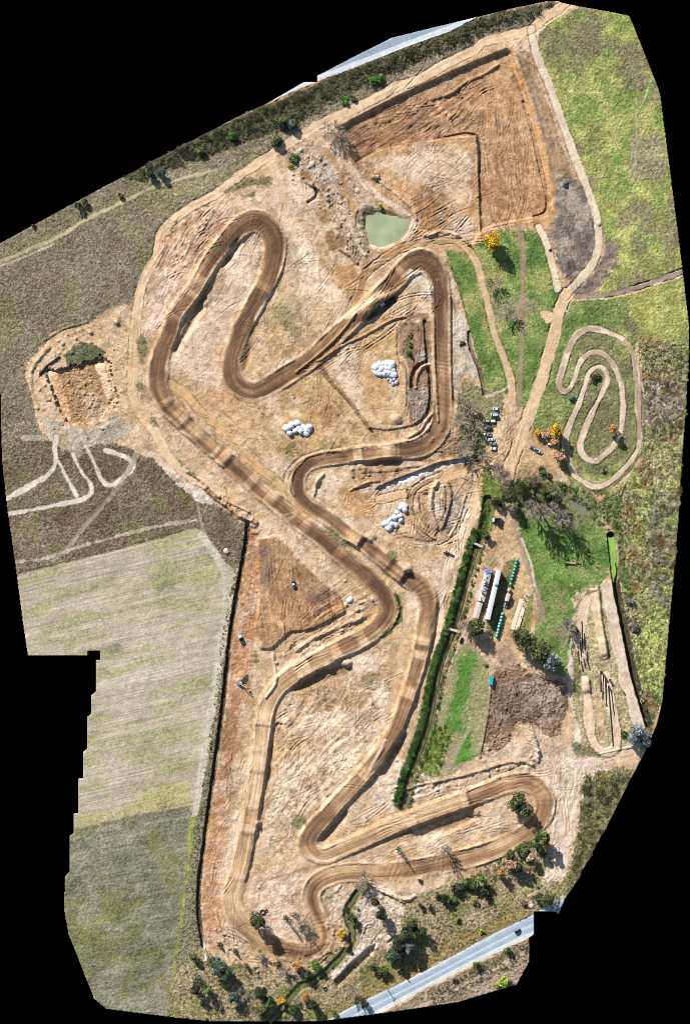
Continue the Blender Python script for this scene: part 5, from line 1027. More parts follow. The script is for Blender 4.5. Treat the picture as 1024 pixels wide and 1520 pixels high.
# south hairpin and stream
T(766,1189,12,8,'leafy','olive','olive green tree inside the eastern hairpin of the track'); T(777,1201,9,9,'leafy','olive','taller olive tree on the inner edge of the eastern hairpin')
T(591,1259,4,9,'conifer','olive','single small dark tree on the sand between two southern track straights'); T(662,1262,6,12,'bare','olive','thin bare tree at the trackside of the southern straight'); T(385,1366,11,11,'leafy','olive','olive tree with long shadow inside the southern loop'); T(379,1357,6,5,'leafy','grey','pale grey tree touching the olive tree of the southern loop')
T(425,1362,5,9,'conifer','dark','dark narrow tree, western of the pair inside the southern loop'); T(440,1362,7,10,'bare','olive','bare olive tree, eastern of the pair inside the southern loop'); T(452,1377,6,6,'bare','olive','thin bare tree between the pair and the tall pole of the southern loop')
for x, y, r, h, k, c, l in ((326,1433,12,8,'leafy','blue','big bluish green tree in the south west corner clump'),(338,1443,9,8,'leafy','blue','bluish tree on the east side of the south west corner clump'),(316,1428,7,5,'leafy','olive','olive tree on the west side of the south west corner clump'),(294,1451,7,8,'conifer','blue','pointed bluish tree west of the corner clump'),(291,1466,8,7,'leafy','dark','dark round tree below the pointed bluish tree'),(308,1467,7,8,'leafy','green','green tree beside the dark round tree in the south west'),(347,1478,8,6,'leafy','blue','bluish tree south of the corner clump'),(360,1476,7,4,'bare','silver','pale silver bare tree beside the southern bluish tree'),(388,1472,9,8,'leafy','dark','dark green tree on the bank where the stream leaves the picture'),(398,1486,9,6,'leafy','green','bright green tree on the west bank of the stream'),(388,1500,8,4,'leafy','olive','olive tree at the lower end of the stream'),
  (326,1401,4,4,'conifer','olive','small dark sapling, northern of the row below the red soil strip'),(349,1411,4,4,'conifer','olive','small dark sapling, middle of the row below the red soil strip'),(366,1433,4,4,'conifer','olive','small dark sapling, southern of the row below the red soil strip'),(387,1416,5,6,'bare','olive','thin bare tree outside the lower bend of the southern loop'),(412,1430,6,3,'shrub','olive','olive shrub outside the lower bend of the southern loop'),(440,1434,7,4,'leafy','orange','tan orange tree between the southern loop and the stream'),(424,1440,6,5,'bare','grey','bare grey tree west of the tan orange tree'),(419,1485,6,5,'leafy','yellow','yellow tree standing by the stream mouth'),(454,1479,6,5,'leafy','orange','orange tan tree on the east bank near the yellow tree'),(439,1486,4,3,'bare','silver','white twiggy shrub south of the yellow tree'),(436,1497,7,4,'leafy','green','green tree at the lower stream bend'),(465,1490,7,6,'leafy','dark','dark tree between the stream and the asphalt road'),(288,1420,6,5,'leafy','olive','olive tree between the grassy lane and the red soil'),(319,1501,4,2,'shrub','lime','small lime shrub at the lower picture edge, eastern one'),(305,1511,4,2,'shrub','lime','small lime shrub at the lower picture edge, western one'),
  (541,1301,7,7,'bare','grey','bare grey tree at the head of the stream'),(534,1313,6,6,'bare','grey','bare tree just below the head of the stream'),(557,1337,6,7,'leafy','dark','dark tree on the pale bank below the stream head'),(566,1356,8,9,'leafy','dark','larger dark tree on the pale bank below the stream head'),(523,1362,7,5,'leafy','olive','olive tree on the inner bend of the stream'),(512,1350,5,3,'shrub','green','green shrub on the west bank of the stream'),(506,1386,7,5,'leafy','yellow','yellow green tree on the outer bend of the stream'),(512,1402,6,4,'leafy','pink','tan tree below the yellow green tree of the stream bend'),(470,1432,8,4,'leafy','bright','bright green tree on the west bank of the middle stream'),(458,1447,7,5,'leafy','dark','dark green tree beside the middle stream bend'),
  (602,1386,11,9,'leafy','dark','tallest dark tree of the thicket by the asphalt road'),(613,1374,9,8,'leafy','dark','dark tree on the north side of the roadside thicket'),(592,1402,10,8,'leafy','dark','dark tree in the middle of the roadside thicket'),(583,1417,10,7,'leafy','blue','bluish tree at the south west end of the roadside thicket'),(606,1404,9,8,'leafy','silver','grey tree on the east side of the roadside thicket'),(627,1381,6,7,'leafy','dark','separate dark tree east of the roadside thicket'),(568,1440,8,4,'leafy','olive','olive tree south west of the roadside thicket'),(554,1435,6,4,'leafy','olive','small olive tree beside the shaded pit in the south'),(597,1441,4,5,'conifer','dark','small pointed tree on the road verge below the thicket'),(524,1470,7,7,'bare','brown','brown bare tree on the road verge, western of two'),(541,1489,6,6,'leafy','dark','dark tree overhanging the asphalt road edge'),(497,1505,6,6,'leafy','green','green tree overhanging the lower end of the asphalt road')):
    T(x, y, r, h, k, c, l, cat='shrub' if k == 'shrub' else 'tree')
for x, y, r, h, k, c, l in ((743,1293,7,7,'leafy','orange','bright orange tree below the eastern hairpin'),(757,1283,8,7,'leafy','pink','grey pink tree behind the bright orange tree'),(787,1272,7,6,'leafy','pink','pink brown tree next to the brown pool'),(810,1252,5,5,'leafy','yellow','small yellow tree under the dark hairpin tree'),(804,1241,10,10,'leafy','green','large dark green tree at the outer edge of the eastern hairpin'),(795,1252,8,8,'leafy','green','green tree leaning on the large hairpin tree'),(806,1268,6,4,'leafy','olive','olive tree on the north shore of the brown pool'),(775,1262,9,4,'leafy','green','green tree along the track east of the orange tree'),(757,1268,8,3,'shrub','green','green shrub on the trackside above the grey pink tree'),(768,1286,7,7,'leafy','dark','dark tree between the grey pink tree and the brown pool'),(782,1292,6,6,'leafy','brown','brown tree on the west shore of the brown pool'),(716,1304,6,6,'leafy','bright','bright green tree west of the orange tree'),(702,1311,8,5,'leafy','green','green tree in the middle of the southern shrub belt'),(690,1310,7,4,'leafy','green','green tree at the upper edge of the southern shrub belt'),(678,1318,8,4,'leafy','dark','dark tree at the west end of the southern shrub belt'),(718,1322,6,5,'leafy','dark','dark tree south of the bright green tree'),(726,1332,4,4,'conifer','dark','small pointed tree at the south side of the shrub belt'),(661,1334,8,4,'leafy','dark','dark tree west of the southern shrub belt'),(649,1330,6,3,'shrub','dark','dark shrub on the bank below the southern straight'),(672,1337,6,3,'shrub','olive','olive shrub below the southern shrub belt'),(705,1341,6,3,'shrub','olive','olive shrub on the slope above the asphalt road'),(680,1366,4,3,'shrub','dark','lone dark shrub on the slope, middle one'),(625,1345,5,4,'shrub','dark','dark shrub below the pale spoil heap, left one'),(639,1347,5,4,'shrub','dark','dark shrub below the pale spoil heap, right one'),(624,1307,4,2,'shrub','dark','round dark shrub at the foot of the southern straight'),
  (713,1381,5,3,'shrub','lime','yellow lime shrub on the verge of the asphalt road'),(753,1409,5,4,'leafy','green','green tree south of the asphalt road near the black car'),(707,1432,5,4,'leafy','green','green tree south of the asphalt road, western one'),(749,1457,8,4,'leafy','lime','big yellow lime bush at the lower edge south of the road'),(738,1462,6,3,'shrub','lime','lime shrub touching the big yellow lime bush'),(675,1456,5,2,'shrub','dark','dark shrub on the south verge of the asphalt road'),(777,1340,6,3,'shrub','brown','brown shrub inside the white ring by the road'),(812,1335,9,6,'leafy','olive','olive tree at the north east end of the asphalt road'),(824,1340,8,6,'leafy','silver','grey tree overhanging the end of the asphalt road'),(800,1332,7,4,'leafy','olive','olive tree on the slope above the road end')):
    T(x, y, r, h, k, c, l, cat='shrub' if k == 'shrub' else 'tree')
# north edge
for x, y, r, h, k, c, l in ((117,306,5,5,'leafy','dark','lone dark green tree at the north west edge above the pale path'),(126,300,5,4,'leafy','olive','olive tree beside the lone dark tree at the north west edge'),(51,336,4,3,'shrub','dark','small dark shrub at the far north west edge'),(223,257,7,5,'leafy','dark','dark tree at the west end of the northern thicket'),(239,257,6,5,'leafy','blue','bluish tree at the west end of the northern thicket'),(180,291,6,3,'shrub','olive','olive shrub beside the pale western path'),(418,180,8,5,'leafy','olive','pale olive tree in the northern thicket, western of two'),(434,185,7,5,'leafy','blue','round bluish tree in the northern thicket by the road'),(512,150,7,3,'shrub','bright','bright green shrub beside the perimeter road, western one'),(524,145,6,3,'shrub','green','green shrub beside the perimeter road, eastern one'),(554,121,6,3,'leafy','bright','vivid green tree in the northern thicket, left of two'),(564,117,6,3,'leafy','bright','vivid green tree in the northern thicket, right of two'),(411,210,9,4,'leafy','olive','olive tree where the pale path meets the perimeter road'),(345,202,6,4,'leafy','bright','vivid green tree in the western half of the northern thicket'),(298,224,6,4,'leafy','green','green tree on the lower edge of the northern thicket')):
    T(x, y, r, h, k, c, l, cat='shrub' if k == 'shrub' else 'tree')

def thicket(name, pts, n, hr, rr, cols, label, cat, seed, grow=0.0, cards=34):
    """a mass of scrub nobody could count: one object of leaf clumps"""
    r = np.random.RandomState(seed); p = np.array(pts, float); sl = window(pts, 2); Mk = poly(pts, 0, sl) > .5
    ys, xs = np.nonzero(Mk & INSIDE[sl]); k = r.randint(0, len(ys), n)
    px = xs[k]+sl[1].start+r.uniform(-.5, .5, n); py = ys[k]+sl[0].start+r.uniform(-.5, .5, n)
    rad = r.uniform(*rr, n); hh = r.uniform(*hr, n)*rad; C = []; Sz = []; Cl = []
    pc = np.array([alb(c) for c in cols]); ci = np.clip((stretch(vnoise(px/9, py/9, 600+seed), 1.6)*len(cols)).astype(int), 0, len(cols)-1)
    for i in range(n):
        m = max(10, int(cards*rad[i])); d = r.normal(size=(m, 3)); d /= np.linalg.norm(d, axis=1)[:, None]; d[:, 2] = np.abs(d[:, 2])
        c = np.array(P3(px[i], py[i])); C.append(c+d*np.array([rad[i], rad[i], hh[i]])*r.uniform(.5, 1.05, (m, 1)))
        Sz.append(r.uniform(.18, .36, m)*(.7+.25*rad[i])); Cl.append(pc[ci[i]]*r.uniform(.65, 1.35)*r.uniform(.75, 1.25, (m, 1)))
    o = leaf_mesh(name, np.concatenate(C), np.concatenate(Sz), np.clip(np.concatenate(Cl), .004, .8), .35)
    return tag(o, label, cat, None, 'stuff')
thicket('scrub_thicket', [(160,262),(223,240),(365,170),(471,124),(560,90),(640,62),(720,30),(828,2),(800,22),(740,44),(690,64),(620,92),(540,128),(470,160),(440,182),(330,222),(215,268)], 950, (.9,1.6), (.7,2.0), [(54,60,40),(80,80,56),(104,98,74),(62,72,50),(120,112,90)], 'dark scrub thicket between the upper asphalt road and the perimeter road', 'scrub', 1)
for o_, w_, n_, hr_, lb, sd_ in ((-9.5, 5.5, 1500, (1.0, 1.7), 'dense continuous green hedge on the west bank of the canal', 2), (8.5, 2.6, 420, (.7, 1.3), 'thinner green growth on the east bank of the canal', 15)):
    q_ = spline(CANAL[2:], False, 8); t_ = np.gradient(q_, axis=0); t_ /= np.hypot(t_[:, 0], t_[:, 1])[:, None]; nrm = np.stack([-t_[:, 1], t_[:, 0]], 1); nrm *= np.sign(nrm[:, :1])
    thicket('canal_hedge', [tuple(p) for p in q_+nrm*(o_-w_)]+[tuple(p) for p in (q_+nrm*(o_+w_))[::-1]], n_, hr_, (.9, 1.6) if sd_ == 2 else (.6, 1.2), [(64,98,40),(86,122,52),(110,140,66),(54,80,38)], lb, 'hedge', sd_)
thicket('canal_bank_growth', [(716,745),(728,745),(728,770),(718,800),(708,795),(712,770)], 80, (.9,1.4), (.6,1.3), [(64,98,40),(86,122,52),(110,140,66)], 'green growth round the northern head of the canal', 'bank plants', 16)
thicket('canal_bank_growth', [(640,1075),(672,1075),(668,1105),(650,1150),(620,1165),(610,1160),(626,1120)], 130, (.5,1.0), (.6,1.5), [(70,92,36),(94,120,48),(124,140,64)], 'green bushes at the south end of the canal', 'bank plants', 3)
thicket('woodland', [(865,1150),(905,1142),(936,1150),(903,1215),(850,1310),(838,1318),(856,1262),(862,1210)], 190, (.9,1.6), (1.2,3.0), [(82,92,52),(108,112,66),(132,126,84),(160,140,76),(70,80,46),(150,146,110)], 'mixed olive and yellow wood at the south east edge', 'woodland', 4)
thicket('marsh_scrub', [(945,510),(1022,520),(1015,690),(1002,820),(992,900),(982,1030),(968,1070),(950,1040),(935,970),(922,890),(920,800),(900,750),(950,690),(962,600)], 1300, (.8,1.5), (.5,2.0), [(92,100,54),(122,130,70),(160,166,96),(184,188,122),(128,100,70),(160,146,112),(104,120,58),(196,192,144)], 'mixed green, yellow and brown marsh scrub along the eastern edge', 'scrub', 5, cards=26)
thicket('marsh_scrub', [(960,740),(1006,720),(995,860),(988,905),(966,880)], 170, (.8,1.7), (.8,2.2), [(176,166,150),(200,190,176),(150,140,124),(120,112,96)], 'pale grey dead reeds at the eastern edge', 'reeds', 6)
thicket('dead_scrub', [(950,560),(1014,566),(1012,640),(962,650)], 170, (.8,1.5), (.7,1.8), [(160,144,128),(186,170,152),(134,118,104),(104,104,66)], 'pinkish grey dead scrub east of the kart loop', 'scrub', 7)
thicket('hillside_scrub', [(302,1415),(345,1440),(400,1450),(430,1470),(400,1517),(260,1510),(275,1440)], 130, (.5,1.0), (.5,1.3), [(110,108,72),(140,132,96),(92,98,56)], 'low scrub in the south west corner below the field', 'scrub', 8)
thicket('hillside_scrub', [(620,1345),(740,1300),(800,1300),(830,1330),(790,1352),(680,1412),(560,1470),(540,1470),(600,1430)], 260, (.5,1.0), (.4,1.1), [(120,108,70),(146,130,90),(104,104,60)], 'low dry scrub on the slope above the asphalt road', 'scrub', 9)
thicket('hillside_scrub', [(640,1472),(757,1412),(785,1400),(783,1425),(740,1445),(640,1490)], 150, (.5,1.0), (.4,1.2), [(92,88,60),(120,108,78),(84,92,52)], 'dark scrub strip south of the asphalt road', 'scrub', 10)
thicket('streamside_growth', [(520,1330),(536,1335),(532,1390),(524,1415),(500,1440),(470,1462),(440,1478),(420,1517),(395,1517),(425,1470),(460,1440),(490,1425),(510,1400),(504,1370)], 190, (.6,1.1), (.5,1.3), [(84,120,42),(122,150,62),(154,168,88),(96,106,54)], 'green growth lining the winding stream', 'bank plants', 11)
thicket('hairpin_growth', [(735,1272),(775,1250),(800,1234),(812,1255),(788,1288),(750,1300),(720,1322),(665,1338),(675,1315),(700,1300)], 150, (.6,1.2), (.6,1.5), [(70,104,40),(96,134,54),(124,150,70),(84,92,52)], 'bright green growth below the eastern hairpin', 'scrub', 14)
thicket('pondside_growth', [(790,712),(850,722),(900,735),(905,790),(890,780),(840,735),(800,725)], 130, (.6,1.1), (.6,1.4), [(84,100,48),(116,124,66),(140,134,96)], 'mixed bushes round the small grey pond', 'scrub', 12)
thicket('ditch_scrub', [(362,785),(352,860),(338,950),(325,1065),(310,1165),(296,1260),(290,1340),(296,1400),(286,1400),(284,1290),(300,1170),(316,1060),(330,940),(346,860),(356,790)], 260, (.5,.9), (.4,.9), [(74,80,48),(104,106,68),(126,118,82)], 'low scrub on the bank between the field and the red soil', 'scrub', 13)

# ------------------------------------------------------------------ vehicles
GLASS = M('dark_glass', (38,46,54), 0.15, amt=.05, spec=.5); TYRE = M('tyre_rubber', (34,34,36), 0.9); LAMP = M('lamp_glass', (220,220,212), 0.2); REDL = M('red_lamp', (150,30,26), 0.3); STEEL = M('dark_steel', (70,72,76), 0.5, .3)
def wheels(root, pts, r, w=.22):
    for x, y in pts:
        t = MB(); R = []
        for yy, rr in ((-w/2, r*.62), (-w/2, r*.95), (-w/2+.03, r), (w/2-.03, r), (w/2, r*.95), (w/2, r*.62)):
            R.append([(x+rr*math.cos(a*math.pi/7), y+yy, r+rr*math.sin(a*math.pi/7)) for a in range(14)])
        o = t.rings(R).obj('wheel', TYRE, root); k = MB(); k.tube((x, y-w/2-.01, r), (x, y+w/2+.01, r), r*.55, n=10); k.obj('rim', M('alloy', (150,152,156), .35, .6), o)
def shell(sec):
    """body lofted along its length: (x, half width, z low, z high)"""
    R = []
    for x, w, z0, z1 in sec:
        m = min(.16, (z1-z0)*.4); R.append([(x,-w*.94,z0),(x,-w,z0+m),(x,-w,z1-m),(x,-w*.86,z1),(x,w*.86,z1),(x,w,z1-m),(x,w,z0+m),(x,w*.94,z0)])
    return MB().rings(R)
def car(x, y, rz, paint_, label, group=None, kind='hatch', name='parked_car'):
    """nose along +x"""
    root = thing(name, label, {'hatch':'car','suv':'car','pickup':'pickup truck','van':'van','sedan':'car'}[kind], P3(x, y), rz, group)
    L = {'hatch':2.05,'sedan':2.25,'suv':2.2,'pickup':2.6,'van':2.4}[kind]; hw_ = .92 if kind != 'van' else 1.0; hh = {'hatch':.86,'sedan':.84,'suv':1.02,'pickup':1.0,'van':1.0}[kind]
    shell([(-L,hw_*.86,.42,hh*.92),(-L+.12,hw_*.97,.30,hh),(-L*.4,hw_,.26,hh),(L*.35,hw_,.26,hh),(L*.75,hw_*.98,.28,hh*.94),(L-.1,hw_*.9,.32,hh*.80),(L,hw_*.74,.42,hh*.68)]).obj('body', paint_, root, True)
    z1 = {'hatch':1.46,'sedan':1.42,'suv':1.76,'pickup':1.76,'van':2.15}[kind]
    c0, c1, c2, c3 = {'hatch':(-L+.10,-L+.55,L*.12,L*.52),'sedan':(-L*.72,-L*.40,L*.10,L*.46),'suv':(-L+.06,-L+.4,L*.16,L*.50),'pickup':(-L*.16,-L*.08,L*.24,L*.52),'van':(-L+.04,-L+.15,L*.42,L*.72)}[kind]
    cab = MB().rings([[(c0,-hw_*.86,hh-.03),(c3,-hw_*.86,hh-.03),(c3,hw_*.86,hh-.03),(c0,hw_*.86,hh-.03)],[(c1,-hw_*.72,z1-.08),(c2,-hw_*.72,z1-.08),(c2,hw_*.72,z1-.08),(c1,hw_*.72,z1-.08)]])
    cab.obj('window', GLASS, root)
    rf = MB(); rf.box(c1-.06, c2+.04, -hw_*.74, hw_*.74, z1-.085, z1, .05); rf.obj('roof', paint_, root)
    for sy in (-1, 1):
        m = MB(); m.box(L-.16, L-.02, sy*hw_*.58-.14, sy*hw_*.58+.14, hh*.62, hh*.78, .02); m.obj('headlight', LAMP, root)
        m = MB(); m.box(-L-.02, -L+.08, sy*hw_*.66-.12, sy*hw_*.66+.12, hh*.68, hh*.88, .02); m.obj('tail_light', REDL, root)
        m = MB(); m.box(c3-.28, c3-.08, sy*(hw_+.1)-.1, sy*(hw_+.1)+.1, hh, hh+.18, .03); m.obj('wing_mirror', paint_, root)
    if kind == 'pickup':
        b = MB(); b.box(-L+.10, c0-.08, -hw_*.78, hw_*.78, hh+.005, hh+.03); b.obj('load_bed', M('bed_liner', (44,46,50), .8), root)
        for y0, y1 in ((-hw_*.9, -hw_*.78), (hw_*.78, hw_*.9)): MB().box(-L+.05, c0-.05, y0, y1, hh-.02, hh+.28, .03).obj('bed_side', paint_, root)
    wheels(root, [(-L*.62,-hw_*.9),(-L*.62,hw_*.9),(L*.62,-hw_*.9),(L*.62,hw_*.9)], .33)
    return root
WHITE = M('white_paint', (226,230,232), .3, amt=.03, spec=.5); TEAL = M('pale_teal_paint', (168,206,206), .3, amt=.05, spec=.5); NAVY = M('navy_paint', (38,56,92), .3, amt=.06, spec=.5); AQUA = M('grey_teal_paint', (96,140,154), .3, amt=.06, spec=.5); SILV = M('silver_paint', (176,182,190), .35, .2, amt=.05); BLACK = M('black_paint', (26,28,36), .3, amt=.06, spec=.5)
g = 'vehicles parked in a row beside the junction'
car(735, 607, math.pi, WHITE, 'white hatchback at the northern end of the parked row', g)
car(733, 616, math.pi, TEAL, 'pale teal van standing second from the north in the row', g, 'van')
car(721.5, 625, math.pi, SILV, 'silver car with a small white trailer behind it', g, 'suv')
car(725, 636.5, math.pi+.08, NAVY, 'dark navy blue car in the middle of the parked row', g, 'sedan')
car(723.5, 645, math.pi+.05, WHITE, 'white pickup with dark load bed south of the navy car', g, 'pickup')
car(729, 652.5, math.pi+.02, WHITE, 'white saloon between the white pickup and the grey teal car', g, 'sedan')
car(731.5, 659, math.pi-.03, AQUA, 'grey teal car second from the south in the row', g, 'suv')
car(732, 666, math.pi, WHITE, 'white hatchback at the southern end of the parked row', g)
def trailer(x, y, rz, label, mat_, L=1.5, w=.85, h=1.3, deck=False):
    r = thing('trailer', label, 'trailer', P3(x, y), rz)
    MB().box(-L, L, -w, w, .5, .7 if deck else h, .08).obj('box_body' if not deck else 'deck', mat_, r)
    if deck:
        for sy in (-1, 1): MB().box(-L, L, sy*w-.05, sy*w+.05, .68, 1.0).obj('side_rail', STEEL, r)
        MB().box(L-.1, L, -w, w, .68, 1.3).obj('front_board', STEEL, r)
    MB().tube((L, 0, .5), (L+.8, 0, .45), .06).obj('drawbar', STEEL, r)
    wheels(r, [(-.2,-w-.05),(-.2,w+.05)], .3)
    return r
trailer(731.2, 625, math.pi, 'small white box trailer behind the silver car in the row', WHITE)
car(799.5, 670.5, -.42, TEAL, 'pale pickup by the junction towing a flat trailer', None, 'pickup', 'pickup_truck')
trailer(789.5, 665, -.42, 'flat grey trailer hitched behind the pale pickup', SILV, 2.2, .95, deck=True)
b = MB(); r = thing('quad_bike', 'small dark quad bike loaded on the flat grey trailer', 'quad bike', P3(788.5, 664.6, hz(789, 665)+.72), -.42)
shell([(-.8,.3,.35,.7),(-.2,.38,.35,.85),(.3,.3,.4,.75),(.85,.35,.4,.72)]).obj('body', BLACK, r); MB().tube((.45,-.45,1.0), (.45,.45,1.0), .04).obj('handlebar', STEEL, r); wheels(r, [(-.55,-.42),(-.55,.42),(.55,-.42),(.55,.42)], .26)
car(816.5, 659.5, -.2, WHITE, 'white car half hidden under the large yellow tree', None, 'suv')
car(849, 592, .35, NAVY, 'dark blue car with pale nose parked inside the kart loop bend', None, 'suv')
car(768, 1382, rot_px((750,1391),(785,1373)), BLACK, 'black car driving along the asphalt road', None, 'suv', 'driving_car')
car(684.5, 950.5, 1.2, BLACK, 'black car parked beside the canal footbridge', None, 'hatch')
r = thing('quad_bike', 'small dark quad bike alone on the pale northern strip', 'quad bike', P3(816, 371), .6)
shell([(-1.0,.4,.4,.8),(-.2,.45,.4,.95),(.4,.4,.4,.85),(1.0,.42,.45,.8)]).obj('body', BLACK, r); MB().tube((.5,-.5,1.1), (.5,.5,1.1), .05).obj('handlebar', STEEL, r); wheels(r, [(-.7,-.5),(-.7,.5),(.7,-.5),(.7,.5)], .32)

def truck(x, y, rz, label, cabm, bedm, name='truck', L=2.6, cat='truck'):
    r = thing(name, label, cat, P3(x, y), rz)
    shell([(.6,1.1,.6,2.2),(.75,1.15,.5,2.6),(1.9,1.15,.5,2.6),(2.3,1.1,.5,1.7),(2.5,1.0,.6,1.3)]).obj('cab', cabm, r)
    MB().box(1.95, 2.28, -.95, .95, 1.75, 2.35, .05).obj('windscreen', GLASS, r)
    MB().box(-L-1.2, .5, -.5, .5, .6, .85).obj('chassis', STEEL, r)
    b = MB(); b.box(-L-1.3, .4, -1.2, 1.2, .86, 1.0); b.box(-L-1.3, .4, -1.25, -1.1, 1.0, 1.8); b.box(-L-1.3, .4, 1.1, 1.25, 1.0, 1.8); b.box(.25, .4, -1.1, 1.1, 1.0, 2.0); b.obj('load_bed', bedm, r)
    wheels(r, [(1.5,-1.05),(1.5,1.05),(-L+.3,-1.05),(-L+.3,1.05),(-L-.6,-1.05),(-L-.6,1.05)], .5, .35)
    for sy in (-1, 1): MB().box(2.42, 2.54, sy*.75-.14, sy*.75+.14, .9, 1.12, .02).obj('headlight', LAMP, r)
    return r
truck(735, 772, math.pi, 'flatbed truck with pale cab and black bed on the canal side track', WHITE, BLACK, L=2.0)
t2 = truck(741, 775, -1.9, 'black loader truck standing right behind the pale cab truck', BLACK, STEEL, L=1.4)
t2 = truck(358, 948, rot_px((362,957),(355,942)), 'dump truck with white cab and dark green bed on the red soil strip', WHITE, M('dark_green_paint', (42,66,48), .5), 'dump_truck', 2.8, 'dump truck')
# roller on the brown triangle
r = thing('soil_roller', 'green and white soil roller on the brown triangular plot', 'roller', P3(436, 868), rot_px((436,868),(435,860)))
MB().box(-1.9, .4, -.85, .85, .7, 1.5, .15).obj('engine_cover', M('roller_green', (110,140,110), .5), r); c = MB().box(-.2, 1.0, -.8, .8, 1.5, 2.7, .12).obj('cab', WHITE, r); MB().box(1.0, 1.03, -.7, .7, 1.7, 2.5).obj('window', GLASS, c)
MB().tube((2.1,-1.0,.75), (2.1,1.0,.75), .75, n=18).obj('drum', STEEL, r); MB().box(1.0, 2.3, -1.15, -1.03, .6, .9).obj('drum_arm', STEEL, r); MB().box(1.0, 2.3, 1.03, 1.15, .6, .9).obj('drum_arm', STEEL, r); wheels(r, [(-1.1,-1.0),(-1.1,1.0)], .7, .4)
# excavator beside the spoil heap
r = thing('excavator', 'grey and yellow tracked excavator beside the red spoil heap', 'excavator', P3(356, 1014), -.6)
YEL = M('digger_yellow', (206,178,90), .5)
for sy in (-1, 1):
    R = []
    for yy in (sy*1.0-.28, sy*1.0+.28): R.append([(-1.6,yy,.1),(-1.9,yy,.45),(-1.6,yy,.85),(1.6,yy,.85),(1.9,yy,.45),(1.6,yy,.1)])
    MB().rings(R).obj('crawler_track', TYRE, r)
MB().tube((0,0,.8), (0,0,1.1), .8, n=14).obj('slew_ring', STEEL, r); MB().box(-2.2, 1.0, -1.2, 1.2, 1.1, 2.0, .2).obj('house', M('digger_grey', (140,140,150), .5), r)
c = MB().box(-.1, 1.3, .35, 1.2, 1.3, 2.9, .12).obj('cab', WHITE, r); MB().box(1.3, 1.33, .45, 1.1, 1.6, 2.7).obj('window', GLASS, c)
MB().rings([[(1.0,-.25,1.6),(1.0,.25,1.6),(1.0,.25,2.2),(1.0,-.25,2.2)],[(3.4,-.22,4.2),(3.4,.22,4.2),(3.5,.22,4.8),(3.5,-.22,4.8)],[(5.6,-.18,4.4),(5.6,.18,4.4),(5.8,.18,4.8),(5.8,-.18,4.8)]]).obj('boom', YEL, r)
st = MB().rings([[(5.2,-.16,4.9),(5.2,.16,4.9),(5.7,.16,5.0),(5.7,-.16,5.0)],[(6.9,-.12,2.0),(6.9,.12,2.0),(7.2,.12,2.0),(7.2,-.12,2.0)]]).obj('dipper_arm', YEL, r)
MB().rings([[(6.5,-.55,1.9),(6.5,.55,1.9),(7.3,.55,2.0),(7.3,-.55,2.0)],[(6.2,-.55,1.0),(6.2,.55,1.0),(7.0,.55,.8),(7.0,-.55,.8)]]).obj('bucket', STEEL, st)

# ------------------------------------------------------------------ sheds, tanks, slab
def along(a, b, t): return (a[0]+(b[0]-a[0])*t, a[1]+(b[1]-a[1])*t)
ROOFG = M('weathered_roof', (206,200,200), .7, amt=.12, sc=.8); ROOFW = M('white_roof', (240,238,240), .6, amt=.10, sc=.6); WALL = M('shed_wall', (170,160,150), .8); PINKR = M('pinkish_roof', (214,196,186), .7, amt=.12, sc=.7)
def shed(name, label, a, b, wpx, h, roofm, pitch=.5, seams=14, cat='shed', doors=3, over=.25):
    """a long shed whose axis runs from photo point a to b"""
    L = math.dist(a, b)*S; w = wpx*S; c = along(a, b, .5); z = hz(*c)
    r = thing(name, label, cat, ((c[0]-512)*S, (760-c[1])*S, z), rot_px(a, b))
    m = MB(); m.box(-L/2+over, L/2-over, -w/2+over, w/2-over, -.6, h); m.obj('wall', WALL, r)
    R = MB().rings([[(x,-w/2,h),(x,0,h+pitch),(x,w/2,h),(x,w/2,h+.12),(x,0,h+pitch+.12),(x,-w/2,h+.12)] for x in (-L/2, L/2)]).obj('roof', roofm, r)
    m = MB()
    for i in range(1, seams):
        x = -L/2+L*i/seams; m.add([(x-.04,-w/2,h+.125),(x+.04,-w/2,h+.125),(x+.04,0,h+pitch+.125),(x-.04,0,h+pitch+.125),(x-.04,-w/2,h+.17),(x+.04,-w/2,h+.17),(x+.04,0,h+pitch+.17),(x-.04,0,h+pitch+.17)], [(4,5,6,7),(0,1,5,4),(2,3,7,6),(3,0,4,7),(1,2,6,5)])
    m.obj('roof_seams', M('seam', (176,174,176), .6), R)
    for i in range(doors):
        x = -L/2+L*(i+.5)/doors; d = MB().box(x-.6, x+.6, w/2-over, w/2-over+.06, -.3, 1.9).obj('door', M('shed_door', (92,84,78), .8), r)
        MB().box(x+.35, x+.42, w/2-over+.06, w/2-over+.12, .8, .95).obj('handle', STEEL, d)
    return r
shed('long_shed', 'long narrow shed with white metal roof and a green tank at its edge', (739.5,846), (722.5,919), 7.6, 6.2, ROOFW, .5, 22, doors=5)
sh = shed('cluttered_shed', 'long grey shed with rough patched roof west of the white roof', (724.5,846), (713,892), 10.5, 3.6, ROOFG, .5, 16)
shed('low_shed', 'low pinkish grey shed south of the rough patched shed', (711.5,894), (704.5,918), 9.5, 2.8, PINKR, .4, 9)
shed('small_shed', 'small pinkish grey hut between the two rows of green tanks', (754.5,881), (751,892), 6.2, 3.2, PINKR, .3, 5, doors=1)
shed('tiny_shed', 'tiny pale hut at the south end of the northern tank row', (755.5,872.5), (754,877.5), 4, 2.4, PINKR, .2, 3, doors=1)
